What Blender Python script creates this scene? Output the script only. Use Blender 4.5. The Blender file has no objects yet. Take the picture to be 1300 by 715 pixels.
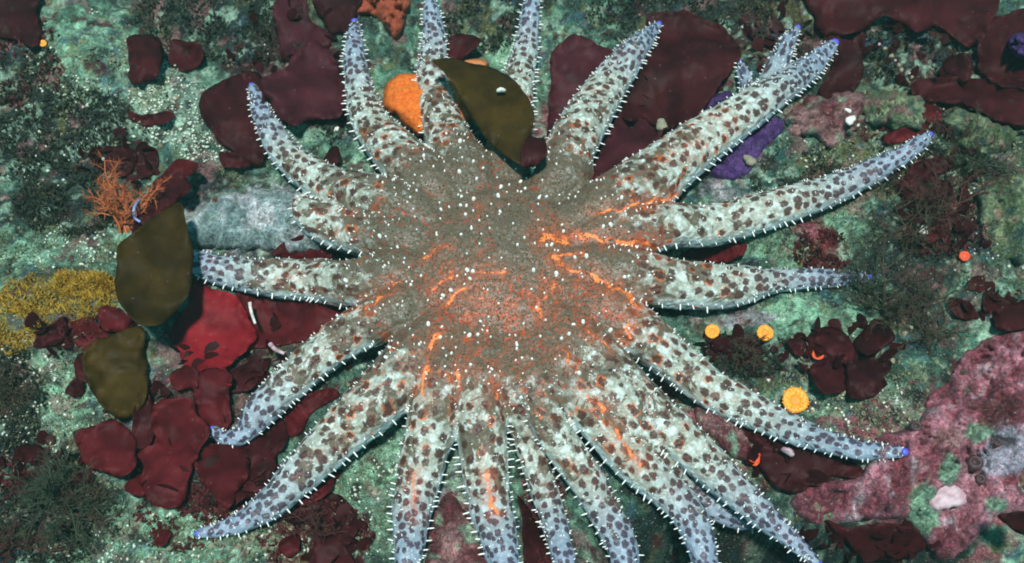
import bpy, bmesh, math, random
import numpy as np
from mathutils import Vector, Matrix
from mathutils.geometry import delaunay_2d_cdt
from mathutils.bvhtree import BVHTree

S = bpy.context.scene
COL = S.collection
R = math.radians

# ------------------------------------------------------------------ camera
PITCH = R(58.0); DIST = 1.2; FPX = 1560.0; PW, PH = 1300.0, 715.0
FWD = np.array([0.0, math.cos(PITCH), -math.sin(PITCH)])
UPV = np.array([0.0, math.sin(PITCH), math.cos(PITCH)])
RGT = np.array([1.0, 0.0, 0.0])
CAM = -FWD * DIST
cd = bpy.data.cameras.new('camera')
cam = bpy.data.objects.new('camera', cd); COL.objects.link(cam)
cam.location = CAM
cam.rotation_euler = (math.pi / 2 - PITCH, 0, 0)
cd.sensor_width = 36.0; cd.lens = 36.0 * FPX / PW
cd.clip_start = 0.02; cd.clip_end = 60
cd.dof.use_dof = True; cd.dof.focus_distance = 1.13; cd.dof.aperture_fstop = 10.0
S.camera = cam

# ------------------------------------------------------------------ light
SUN_EL, SUN_AZ = R(77.0), R(186.0)      # azimuth measured from +Y (up the slope) towards +X
sdir = Vector((math.sin(SUN_AZ) * math.cos(SUN_EL), math.cos(SUN_AZ) * math.cos(SUN_EL), math.sin(SUN_EL)))
sl = bpy.data.lights.new('sun', 'SUN'); sl.energy = 5.0; sl.angle = R(5.0); sl.color = (1.0, 0.985, 0.93)
sun = bpy.data.objects.new('sun', sl); COL.objects.link(sun)
sun.rotation_euler = (-sdir).to_track_quat('-Z', 'Y').to_euler()
W = bpy.data.worlds.new('World'); S.world = W; W.use_nodes = True
wn = W.node_tree.nodes; wl = W.node_tree.links
bg = wn['Background']
sky = wn.new('ShaderNodeTexSky'); sky.sky_type = 'NISHITA'; sky.sun_disc = False
sky.sun_elevation = SUN_EL; sky.sun_rotation = SUN_AZ
tint = wn.new('ShaderNodeMix'); tint.data_type = 'RGBA'; tint.blend_type = 'MULTIPLY'
tint.inputs[0].default_value = 1.0
tint.inputs[7].default_value = (0.17, 0.95, 0.80, 1)      # light that has come through green sea water
wl.new(sky.outputs[0], tint.inputs[6]); wl.new(tint.outputs[2], bg.inputs[0])
bg.inputs[1].default_value = 0.115
S.view_settings.view_transform = 'Standard'; S.view_settings.look = 'None'
S.view_settings.exposure = 0.0; S.view_settings.gamma = 1.0
S.cycles.filter_width = 1.8
S.cycles.max_bounces = 5; S.cycles.diffuse_bounces = 3; S.cycles.transmission_bounces = 3

# ------------------------------------------------------------------ numbers
rng = np.random.default_rng(7); rnd = random.Random(11)

def _hash(ix, iy, iz, seed):
    h = (ix.astype(np.int64) * 374761393 + iy.astype(np.int64) * 668265263 + iz.astype(np.int64) * 1274126177 + seed * 974634777) & 0xFFFFFFFF
    h = ((h ^ (h >> 13)) * 1274126177) & 0xFFFFFFFF
    h = ((h ^ (h >> 15)) * 2246822519) & 0xFFFFFFFF
    return (h ^ (h >> 16)).astype(np.float64) / 4294967295.0 * 2 - 1

def n2(x, y, f, seed=0):
    x = np.asarray(x, float) * f + seed * 13.7; y = np.asarray(y, float) * f - seed * 7.1
    ix = np.floor(x); iy = np.floor(y); fx = x - ix; fy = y - iy
    ux = fx * fx * (3 - 2 * fx); uy = fy * fy * (3 - 2 * fy); z = np.zeros_like(ix)
    a = _hash(ix, iy, z, seed); b = _hash(ix + 1, iy, z, seed); c = _hash(ix, iy + 1, z, seed); d = _hash(ix + 1, iy + 1, z, seed)
    return (a * (1 - ux) + b * ux) * (1 - uy) + (c * (1 - ux) + d * ux) * uy

def fbm(x, y, f, octv=4, seed=0, gain=0.5):
    s = 0; a = 1; t = 0
    for k in range(octv):
        s = s + a * n2(x, y, f, seed + k * 5); t += a; a *= gain; f *= 2.03
    return s / t

def sstep(a, b, x):
    t = np.clip((x - a) / (b - a), 0, 1); return t * t * (3 - 2 * t)

def project(x, y, z=0.0):
    dx = np.asarray(x) - CAM[0]; dy = np.asarray(y) - CAM[1]; dz = np.asarray(z) - CAM[2]
    dep = np.maximum(dy * FWD[1] + dz * FWD[2], 0.25)
    return PW / 2 + FPX * dx / dep, PH / 2 - FPX * (dy * UPV[1] + dz * UPV[2]) / dep, dep

def ray(px, py):
    px = np.asarray(px, float); py = np.asarray(py, float)
    a = (px - PW / 2) / FPX; b = (PH / 2 - py) / FPX
    return np.stack([a, FWD[1] + b * UPV[1], FWD[2] + b * UPV[2]], -1)

def on_plane(px, py, h):
    d = ray(px, py); t = (h - CAM[2]) / d[..., 2]
    return CAM + d * t[..., None] if np.ndim(t) else CAM + d * t

def ell(px, py, cx, cy, rx, ry):
    return np.sqrt(((px - cx) / rx) ** 2 + ((py - cy) / ry) ** 2)

# relief of the reef: (centre px, radii px, height)
RELIEF = [(905, 700, 90, 62, -0.26), (1090, 720, 120, 42, -0.18), (820, 690, 60, 60, -0.05), (300, 40, 120, 55, -0.035),
          (900, 15, 130, 45, -0.05), (70, 180, 110, 60, -0.02), (1150, 95, 130, 35, -0.035), (1130, 185, 140, 42, 0.032),
          (1260, 260, 70, 80, 0.02), (120, 80, 70, 60, 0.022), (225, 130, 50, 55, 0.018), (320, 280, 100, 50, 0.012),
          (60, 390, 90, 45, 0.018), (430, 330, 60, 22, -0.03), (890, 318, 60, 16, -0.03), (330, 420, 120, 50, -0.012),
          (240, 570, 110, 60, -0.012), (470, 600, 50, 80, -0.005), (620, 60, 60, 50, -0.01), (720, 110, 60, 60, -0.03), (820, 130, 60, 60, -0.03),
          (1110, 530, 90, 50, 0.008), (690, 640, 30, 60, -0.03), (850, 480, 40, 25, -0.02), (1200, 560, 150, 75, 0.024)]

def H(x, y):
    x = np.asarray(x, float); y = np.asarray(y, float)
    px, py, _ = project(x, y, 0.0)
    star = sstep(1.25, 0.7, ell(px, py, 660, 360, 470, 360))
    z = 0.020 * n2(x, y, 3.5, 1) * (1 - 0.6 * star) + 0.012 * n2(x, y, 9, 2) * (1 - 0.5 * star)
    z = z + 0.0065 * n2(x, y, 24, 3) + 0.0058 * n2(x, y, 55, 4) + 0.0040 * n2(x, y, 120, 5) + 0.0016 * n2(x, y, 260, 6)
    z = z - 0.010 * star
    for cx, cy, rx, ry, h in RELIEF:
        wob = 0.25 * n2(x, y, 22, 9)
        e = ell(px, py, cx, cy, rx, ry) + wob
        z = z + h * np.exp(-np.clip(e, 0, 4) ** 2 * 1.1)
    far = np.maximum(np.hypot(x, y) - 0.8, 0)
    return z + 0.12 * far * n2(x, y, 1.1, 21)

def on_reef(px, py, lift=0.0):
    h = np.zeros(np.shape(px))
    for k in range(10):
        p = on_plane(px, py, h)
        h = h * 0.35 + 0.65 * (H(p[..., 0], p[..., 1]) + lift)
    p = on_plane(px, py, h)
    return p

ZO = {1: (0, 0), 2: (420, 0), 3: (850, 0), 4: (0, 230), 5: (420, 230), 6: (850, 230), 7: (0, 465), 8: (420, 465), 9: (850, 465)}
def zc(reg, pts):
    ox, oy = ZO[reg]
    return [(ox + x / 2.86, oy + y / 2.86) for x, y in pts]

# ------------------------------------------------------------------ linking
def tag(o, label=None, cat=None, group=None, kind=None):
    if label: o['label'] = label
    if cat: o['category'] = cat
    if group: o['group'] = group
    if kind: o['kind'] = kind
    return o

def mesh_obj(name, verts, faces, mat, parent=None, smooth=True, col=None, link=True):
    me = bpy.data.meshes.new(name)
    if isinstance(faces, np.ndarray):
        nv = len(verts); nf, k = faces.shape
        me.vertices.add(nv); me.vertices.foreach_set('co', np.asarray(verts, np.float32).ravel())
        me.loops.add(nf * k); me.loops.foreach_set('vertex_index', faces.astype(np.int32).ravel())
        me.polygons.add(nf); me.polygons.foreach_set('loop_start', np.arange(0, nf * k, k, dtype=np.int32))
        me.update(calc_edges=True)
    else:
        me.from_pydata([tuple(v) for v in verts], [], [tuple(f) for f in faces])
    if smooth: me.polygons.foreach_set('use_smooth', np.ones(len(me.polygons), bool))
    if col is not None:
        a = me.attributes.new('Col', 'FLOAT_COLOR', 'POINT')
        c = np.ones((len(me.vertices), 4), np.float32); c[:, :3] = col; a.data.foreach_set('color', c.ravel())
    if mat: me.materials.append(mat)
    o = bpy.data.objects.new(name, me)
    if link: COL.objects.link(o)
    if parent: o.parent = parent
    return o

def empty(name, loc=(0, 0, 0)):
    o = bpy.data.objects.new(name, None); COL.objects.link(o); o.location = loc; o.empty_display_size = 0.02
    return o

# ------------------------------------------------------------------ materials
class NT:
    def __init__(s, name):
        s.m = bpy.data.materials.new(name); s.m.use_nodes = True
        s.t = s.m.node_tree; s.n = s.t.nodes; s.p = s.n['Principled BSDF']; s.out = s.n['Material Output']
    def link(s, a, b): s.t.links.new(a, b)
    def put(s, sock, v):
        if v is None: return
        if isinstance(v, bpy.types.NodeSocket): s.link(v, sock)
        elif isinstance(v, (tuple, list)) and len(v) == 3 and sock.type == 'RGBA': sock.default_value = (*v, 1)
        else: sock.default_value = v
    def coord(s, kind='Object'):
        return s.n.new('ShaderNodeTexCoord').outputs[kind]
    def attr(s, name, out='Color'):
        a = s.n.new('ShaderNodeAttribute'); a.attribute_name = name; return a.outputs[out]
    def noise(s, scale, detail=3, rough=0.55, vec=None, dist=0.0):
        n = s.n.new('ShaderNodeTexNoise'); n.inputs['Scale'].default_value = scale; n.inputs['Detail'].default_value = detail
        n.inputs['Roughness'].default_value = rough; n.inputs['Distortion'].default_value = dist
        s.link(vec if vec is not None else s.coord(), n.inputs['Vector']); return n.outputs['Fac']
    def voro(s, scale, vec=None, feature='F1', rand=1.0, out='Distance', smooth=None, two=False):
        n = s.n.new('ShaderNodeTexVoronoi'); n.feature = feature; n.inputs['Scale'].default_value = scale
        if two: n.voronoi_dimensions = '2D'
        n.inputs['Randomness'].default_value = rand
        if smooth is not None: n.inputs['Smoothness'].default_value = smooth
        s.link(vec if vec is not None else s.coord(), n.inputs['Vector']); return n.outputs[out]
    def ramp(s, v, lo, hi, a=0.0, b=1.0, smooth=True):
        n = s.n.new('ShaderNodeMapRange'); n.interpolation_type = 'SMOOTHSTEP' if smooth else 'LINEAR'
        for i, x in enumerate((v, lo, hi, a, b)): s.put(n.inputs[i], x)
        return n.outputs[0]
    def math(s, op, a, b=None, clamp=False):
        n = s.n.new('ShaderNodeMath'); n.operation = op; n.use_clamp = clamp
        s.put(n.inputs[0], a); s.put(n.inputs[1], b); return n.outputs[0]
    def mix(s, f, a, b, mode='MIX'):
        n = s.n.new('ShaderNodeMix'); n.data_type = 'RGBA'; n.blend_type = mode
        s.put(n.inputs[0], f); s.put(n.inputs[6], a); s.put(n.inputs[7], b); return n.outputs[2]
    def sep(s, v):
        n = s.n.new('ShaderNodeSeparateXYZ'); s.link(v, n.inputs[0]); return n.outputs
    def objrand(s): return s.n.new('ShaderNodeObjectInfo').outputs['Random']
    def bump(s, h, strength=0.5, dist=0.002, prev=None):
        n = s.n.new('ShaderNodeBump'); n.inputs['Strength'].default_value = strength; n.inputs['Distance'].default_value = dist
        s.put(n.inputs['Height'], h)
        if prev is not None: s.link(prev, n.inputs['Normal'])
        return n.outputs[0]
    def done(s, color, rough=0.6, normal=None, spec=0.4, transl=None, sss=0):
        s.put(s.p.inputs['Base Color'], color); s.put(s.p.inputs['Roughness'], rough); s.p.inputs['Specular IOR Level'].default_value = spec
        if normal is not None: s.link(normal, s.p.inputs['Normal'])
        if sss:
            s.p.inputs['Subsurface Weight'].default_value = sss; s.p.inputs['Subsurface Radius'].default_value = (0.004, 0.002, 0.0015); s.p.inputs['Subsurface Scale'].default_value = 1.0
        if transl:
            t = s.n.new('ShaderNodeBsdfTranslucent'); s.put(t.inputs[0], color)
            if normal is not None: s.link(normal, t.inputs['Normal'])
            m = s.n.new('ShaderNodeMixShader'); m.inputs[0].default_value = transl
            s.link(s.p.outputs[0], m.inputs[1]); s.link(t.outputs[0], m.inputs[2]); s.link(m.outputs[0], s.out.inputs[0])
        return s.m

def rock_mat(name, amt=1.0):
    t = NT(name); c = t.attr('Col')
    n1 = t.noise(60, 5, 0.65); n2_ = t.noise(260, 4, 0.7); n3 = t.noise(900, 2, 0.6)
    v = t.voro(330)
    f = t.math('MULTIPLY', t.ramp(n1, 0.3, 0.7, 0.6, 1.35), t.ramp(n2_, 0.3, 0.72, 0.5, 1.5))
    c1 = t.mix(1.0, c, t.mix(1.0, f, (1, 1, 1), 'MULTIPLY'), 'MULTIPLY')
    c1 = t.mix(t.ramp(t.noise(420, 3, 0.6), 0.60, 0.70, 0, 0.55), c1, (0.50, 0.60, 0.48))
    c1 = t.mix(t.ramp(t.noise(170, 4, 0.7), 0.60, 0.68, 0, 0.8), c1, (0.035, 0.03, 0.026))
    c1 = t.mix(t.ramp(t.noise(210, 3, 0.7, vec=None, dist=0.3), 0.66, 0.72, 0, 0.6), c1, (0.17, 0.035, 0.045))
    b = t.bump(n2_, 1.0, 0.007); b = t.bump(n3, 0.9, 0.0022, b); b = t.bump(v, 0.4, 0.0016, b)
    return t.done(c1, t.ramp(n2_, 0.3, 0.8, 0.75, 0.4), b, 0.35)

def weed_mat(name, a, b, transl=0.3, rough=0.55, spec=0.11):
    t = NT(name); r = t.objrand()
    base = t.mix(r, a, b)
    n = t.noise(28, 4, 0.6); m = t.noise(420, 2, 0.5)
    c = t.mix(1.0, base, t.mix(1.0, t.ramp(n, 0.25, 0.75, 0.5, 1.45), (1, 1, 1), 'MULTIPLY'), 'MULTIPLY')
    c = t.mix(t.ramp(t.voro(75), 0.06, 0.10, 0.55, 0.0), c, (0.16, 0.10, 0.09))
    silt = t.math('MULTIPLY', t.ramp(t.noise(330, 4, 0.75), 0.52, 0.74, 0, 0.22), t.ramp(t.noise(22, 3, 0.6), 0.46, 0.66))
    c = t.mix(silt, c, (0.17, 0.15, 0.12))
    bm = t.bump(n, 0.25, 0.003); bm = t.bump(m, 0.25, 0.0008, bm)
    return t.done(c, rough, bm, spec, transl)

def plain(name, a, b, scale=150, rough=0.5, bump=0.4, dist=0.002, spec=0.4, sss=0, detail=4):
    t = NT(name); n = t.noise(scale, detail, 0.6); c = t.mix(t.ramp(n, 0.3, 0.7), a, b)
    return t.done(c, rough, t.bump(t.noise(scale * 2.2, 3, 0.6), bump, dist), spec, None, sss)

M_rock = rock_mat('reef_rock')
M_maroon = weed_mat('maroon_seaweed', (0.028, 0.0038, 0.0056), (0.054, 0.0064, 0.0096))
M_crimson = weed_mat('crimson_seaweed', (0.20, 0.008, 0.014), (0.23, 0.010, 0.018), 0.3)
M_plum = weed_mat('plum_seaweed', (0.050, 0.0095, 0.0155), (0.068, 0.012, 0.019))
M_red = weed_mat('red_seaweed', (0.070, 0.0058, 0.0090), (0.105, 0.008, 0.0125))
M_olive = weed_mat('olive_kelp', (0.036, 0.020, 0.002), (0.052, 0.030, 0.003), 0.35, 0.58, 0.14)

# ------------------------------------------------------------------ reef surface
def axis(lo, hi, step, far, g=1.16):
    a = list(np.arange(lo, hi, step)); s = step; x = a[-1]
    while x < far: s *= g; x += s; a.append(x)
    s = step; x = a[0]
    while x > -far: s *= g; x -= s; a.insert(0, x)
    return np.array(a)
ax = axis(-0.70, 0.70, 0.0019, 5.0); ay = axis(-0.33, 0.44, 0.0019, 5.0)
GX, GY = np.meshgrid(ax, ay); gx, gy = GX.ravel(), GY.ravel()
gz = H(gx, gy)
gpx, gpy, _ = project(gx, gy, gz)

C_PALE = (0.25, 0.50, 0.335); C_GREEN = (0.068, 0.170, 0.122); C_DARK = (0.012, 0.022, 0.018); C_PINK = (0.30, 0.085, 0.105)
C_LILAC = (0.36, 0.36, 0.39); C_YEL = (0.27, 0.22, 0.05); C_RED = (0.17, 0.022, 0.03); C_OLIVE = (0.16, 0.17, 0.06); C_TEAL = (0.02, 0.10, 0.085); C_PIT_SHADE = (0.006, 0.030, 0.026)
C_BRIGHT = (0.38, 0.60, 0.45); C_BLUE = (0.03, 0.09, 0.15); C_WINE = (0.050, 0.011, 0.013)
PATCH = [(110, 75, 75, 60, C_PALE), (215, 130, 50, 52, C_BRIGHT), (330, 95, 70, 22, C_GREEN), (60, 315, 90, 26, C_PALE), (70, 490, 110, 90, C_PALE), (20, 540, 60, 40, C_BRIGHT),
         (230, 680, 190, 34, C_PALE), (470, 600, 60, 100, C_PALE), (640, 60, 40, 45, C_PALE), (380, 205, 60, 25, C_GREEN), (1110, 535, 95, 50, C_PALE),
         (1010, 285, 110, 50, C_PALE), (1262, 270, 70, 95, C_OLIVE), (1265, 330, 60, 50, C_GREEN), (1060, 405, 120, 34, C_PALE), (1090, 215, 110, 40, C_OLIVE),
         (1180, 130, 130, 30, C_OLIVE), (1050, 150, 48, 36, C_PINK), (1110, 135, 40, 20, C_PALE), (1190, 600, 190, 110, C_PINK), (565, 660, 50, 50, C_PINK), (555, 640, 20, 24, C_LILAC),
         (880, 520, 75, 45, C_PINK), (1045, 320, 34, 26, C_RED), (925, 238, 36, 18, C_LILAC), (690, 165, 18, 40, C_PINK), (215, 492, 34, 16, C_PINK),
         (1028, 292, 26, 20, C_PINK), (930, 402, 50, 14, C_LILAC), (75, 388, 85, 42, C_YEL), (5, 425, 50, 40, C_YEL), (100, 365, 60, 20, C_YEL), (320, 280, 105, 52, C_LILAC),
         (300, 25, 130, 52, C_DARK), (75, 175, 110, 60, C_DARK), (25, 95, 50, 50, C_DARK), (900, 20, 150, 48, C_DARK), (1160, 70, 150, 48, C_DARK), (15, 520, 42, 80, C_DARK),  # top-edge ones: dark turf, with light falloff painted in as well
         (60, 655, 95, 62, C_DARK), (10, 262, 60, 28, C_DARK), (1150, 340, 70, 100, C_DARK), (1205, 250, 55, 70, C_DARK), (950, 455, 60, 30, C_DARK), (300, 640, 90, 22, C_DARK),
         (250, 230, 60, 22, C_DARK), (90, 260, 60, 40, C_DARK), (420, 110, 50, 70, C_DARK), (620, 20, 60, 30, C_DARK), (400, 690, 70, 50, C_RED), (1245, 190, 40, 40, C_DARK),
         (960, 215, 60, 40, C_TEAL), (1265, 205, 20, 20, C_BLUE), (1262, 300, 34, 30, C_BLUE), (1010, 470, 34, 50, C_GREEN), (1240, 390, 50, 30, C_GREEN), (905, 695, 130, 85, C_PIT_SHADE), (1090, 705, 140, 45, C_PIT_SHADE),  # last two: shade of the bottom-right pits painted into the ground colour
         (690, 640, 26, 90, C_RED), (330, 430, 140, 50, C_WINE), (240, 560, 110, 70, C_WINE), (1010, 40, 90, 60, C_WINE), (1240, 110, 90, 60, C_WINE), (840, 120, 100, 80, C_WINE), (1060, 460, 70, 40, C_WINE), (1010, 590, 70, 40, C_WINE), (360, 90, 80, 60, C_WINE), (100, 430, 60, 26, C_WINE)]

def reef_colour(x, y, px, py, patches=PATCH):
    n = fbm(x, y, 14, 5, 31, 0.6); m = fbm(x, y, 45, 4, 41, 0.6)
    c = np.array(C_GREEN)[None] * (1.0 + 0.5 * n[:, None])
    c = c + (np.array(C_PALE) - c) * sstep(0.02, 0.4, m)[:, None] * 0.8
    c = c + (np.array(C_DARK) - c) * sstep(0.12, 0.42, -m)[:, None] * 0.8
    for k, (cx, cy, rx, ry, cc) in enumerate(patches):
        near = (np.abs(px - cx) < rx * 2.2) & (np.abs(py - cy) < ry * 2.2)
        if not near.any(): continue
        xx, yy = x[near], y[near]
        e = ell(px[near], py[near], cx, cy, rx, ry) + 0.42 * fbm(xx, yy, 26, 4, 50 + k, 0.65) + 0.25 * n2(xx, yy, 150, k)
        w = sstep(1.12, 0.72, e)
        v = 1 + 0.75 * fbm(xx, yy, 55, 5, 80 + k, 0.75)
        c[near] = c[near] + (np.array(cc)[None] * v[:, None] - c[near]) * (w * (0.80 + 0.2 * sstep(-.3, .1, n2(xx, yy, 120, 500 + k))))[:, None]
    fl = n2(x, y, 95, 61) + 0.5 * n2(x, y, 210, 62)
    c = c + (np.array(C_BRIGHT) - c) * (sstep(0.85, 1.1, fl) * 0.6)[:, None]
    for cc, f1, sd, th in ((C_OLIVE, 34, 301, .40), (C_BLUE, 40, 311, .55), ((0.30, 0.15, 0.15), 38, 321, .50), (C_BRIGHT, 46, 331, .36), (C_DARK, 42, 341, .46)):
        fl = n2(x, y, f1, sd) + 0.6 * n2(x, y, f1 * 2.7, sd + 1) + 0.35 * n2(x, y, f1 * 7, sd + 2)
        c = c + (np.array(cc) - c) * (sstep(th, th + .4, fl) * 0.65)[:, None]
    fl = n2(x, y, 70, 63) + 0.5 * n2(x, y, 170, 64)
    c = c + (np.array((0.09, 0.016, 0.022)) - c) * (sstep(0.72, 0.95, fl) * 0.85)[:, None]
    fl = n2(x, y, 60, 65) + 0.6 * n2(x, y, 160, 66)
    c = c + (np.array((0.018, 0.022, 0.018)) - c) * (sstep(0.70, 0.95, fl) * 0.85)[:, None]
    return np.clip(c, 0.004, 0.9)

nx, ny = len(ax), len(ay)
idx = np.arange(nx * ny).reshape(ny, nx)
quads = np.stack([idx[:-1, :-1], idx[:-1, 1:], idx[1:, 1:], idx[1:, :-1]], -1).reshape(-1, 4)
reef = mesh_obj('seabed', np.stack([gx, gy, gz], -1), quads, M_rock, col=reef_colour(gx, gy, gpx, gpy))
tag(reef, 'rough rocky seabed crusted with sand, algae and coralline patches', None, None, 'structure')

# ------------------------------------------------------------------ sheets and mounds traced as outlines on the reef
def smooth_loop(pts, per=6, ripple=0.0, seed=0):
    P = np.array(pts, float); n = len(P); out = []
    for i in range(n):
        a, b, c, d = P[i - 1], P[i], P[(i + 1) % n], P[(i + 2) % n]
        m = max(2, int(np.hypot(*(c - b)) / per))
        for k in range(m):
            t = k / m
            out.append(0.5 * ((2 * b) + (-a + c) * t + (2 * a - 5 * b + 4 * c - d) * t * t + (-a + 3 * b - 3 * c + d) * t ** 3))
    out = np.array(out)
    if ripple:
        cen = out.mean(0); d = out - cen; L = np.linalg.norm(d, axis=1, keepdims=True) + 1e-6
        k = n2(out[:, 0], out[:, 1], 0.07, 300 + seed) + 0.55 * n2(out[:, 0], out[:, 1], 0.19, 301 + seed)
        out = out + d / L * (k * ripple)[:, None]
    return out

def fill(loop, step, jitter=0.3):
    lo, hi = loop.min(0), loop.max(0)
    X, Y = np.meshgrid(np.arange(lo[0], hi[0], step), np.arange(lo[1], hi[1], step * 0.87))
    X[1::2] += step / 2
    P = np.stack([X.ravel(), Y.ravel()], -1); P += rng.uniform(-jitter, jitter, P.shape) * step
    a = loop; b = np.roll(loop, -1, 0)
    inside = np.zeros(len(P), bool); dmin = np.full(len(P), 1e9)
    for (x1, y1), (x2, y2) in zip(a, b):
        c = ((y1 > P[:, 1]) != (y2 > P[:, 1])) & (P[:, 0] < (x2 - x1) * (P[:, 1] - y1) / ((y2 - y1) + 1e-12) + x1)
        inside ^= c
        e = np.array([x2 - x1, y2 - y1]); q = P - np.array([x1, y1])
        t = np.clip((q @ e) / (e @ e + 1e-9), 0, 1)
        dmin = np.minimum(dmin, np.hypot(*(q - t[:, None] * e).T))
    k = inside & (dmin > step * 0.45)
    nb = len(loop)
    allp = np.concatenate([loop, P[k]]); dist = np.concatenate([np.zeros(nb), dmin[k]])
    v, e, f, ov, oe, of = delaunay_2d_cdt([Vector(p) for p in allp], [], [list(range(nb))], 1, 1e-6)
    V = np.array([tuple(p) for p in v]); D = np.zeros(len(V))
    for i, o in enumerate(ov): D[i] = dist[o[0]] if o else 0
    return V, [tuple(x) for x in f], D

def blade(name, pts, mat, label, cat, lift=0.010, wave=0.007, curl=0.010, group=None, ripple=2.2, step=5, above=None, seed=None, thick=0.0007):
    seed = seed if seed is not None else rnd.randrange(1000)
    if above is None and lift < 0.04: lift *= 0.7
    loop = smooth_loop(pts, 3.6, ripple, seed)
    V, F, D = fill(loop, step)
    w = n2(V[:, 0], V[:, 1], 0.016, seed) + 0.32 * n2(V[:, 0], V[:, 1], 0.05, seed + 1) + 0.08 * n2(V[:, 0], V[:, 1], 0.13, seed + 2)
    rim = np.exp(-D / 7.0)
    ta = (seed * 2.399) % 6.283; cen0 = V.mean(0); ext = np.abs(V - cen0).max()
    l = lift + wave * w + curl * rim * (n2(V[:, 0], V[:, 1], 0.07, seed + 4) + 0.6 * n2(V[:, 0], V[:, 1], 0.14, seed + 5)) + min(0.012, 0.6 * lift) * ((V - cen0) @ np.array([math.cos(ta), math.sin(ta)])) / ext
    if above is None:
        # ride on the large shapes of the reef, never under it
        h = np.zeros(len(V))
        for k in range(8):
            p = on_plane(V[:, 0], V[:, 1], h)
            hh = H(p[:, 0], p[:, 1])
            ref = (hh + H(p[:, 0] + .012, p[:, 1]) + H(p[:, 0] - .012, p[:, 1]) + H(p[:, 0], p[:, 1] + .012) + H(p[:, 0], p[:, 1] - .012)) / 5
            h = h * 0.35 + 0.65 * np.maximum(ref + l, hh + 0.0025)
        p = on_plane(V[:, 0], V[:, 1], h)
    else:
        p = on_plane(V[:, 0], V[:, 1], above + wave * w + curl * rim * n2(V[:, 0], V[:, 1], 0.05, seed + 4))
    base = p.mean(0); o = mesh_obj(name, p - base, F, mat); o.location = base
    md = o.modifiers.new('thickness', 'SOLIDIFY'); md.thickness = thick; md.offset = 0
    tag(o, label, cat, group)
    return o

def mound(name, pts, mat, height, label=None, cat=None, edge=14.0, step=4.5, rough=0.3, colf=None, parent=None, group=None, rf=90, ripple=2.0, sink=0.02, power=0.5):
    seed = rnd.randrange(1000)
    loop = smooth_loop(pts, step, ripple, seed)
    V, F, D = fill(loop, step)
    prof = np.clip(D / edge, 0, 1); prof = (1 - (1 - prof) ** 2) ** power
    h = np.zeros(len(V))
    for k in range(8):
        p = on_plane(V[:, 0], V[:, 1], h)
        nn = n2(p[:, 0], p[:, 1], rf, seed) + 0.5 * n2(p[:, 0], p[:, 1], rf * 2.3, seed + 1) + 0.8 * n2(p[:, 0], p[:, 1], rf * 0.35, seed + 2)
        h = h * 0.35 + 0.65 * (H(p[:, 0], p[:, 1]) - 0.002 + height * prof * (1 + rough * nn))
    p = on_plane(V[:, 0], V[:, 1], h)
    nb = len(loop); cnt = {}
    for f in F:
        for i in range(len(f)):
            a, b = f[i], f[(i + 1) % len(f)]; cnt[(a, b)] = cnt.get((a, b), 0) + 1
    rimE = [(a, b) for (a, b) in cnt if (b, a) not in cnt]
    low = {}; PP = [q for q in p]; FF = list(F)
    cen = p.mean(0)
    for a, b in rimE:
        for q in (a, b):
            if q not in low:
                low[q] = len(PP); PP.append(p[q] + (cen - p[q]) * 0.06 * np.array([1, 1, 0]) - np.array([0, 0, sink]))
        FF.append((b, a, low[a], low[b]))
    PP = np.array(PP); col = None
    if colf is not None:
        qx, qy, _ = project(PP[:, 0], PP[:, 1], PP[:, 2]); col = colf(PP[:, 0], PP[:, 1], qx, qy)
    o = mesh_obj(name, PP - cen, FF, mat, parent, col=col)
    o.location = cen if parent is None else Vector(cen) - parent.location
    if parent is None: tag(o, label, cat, group)
    return o

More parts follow.
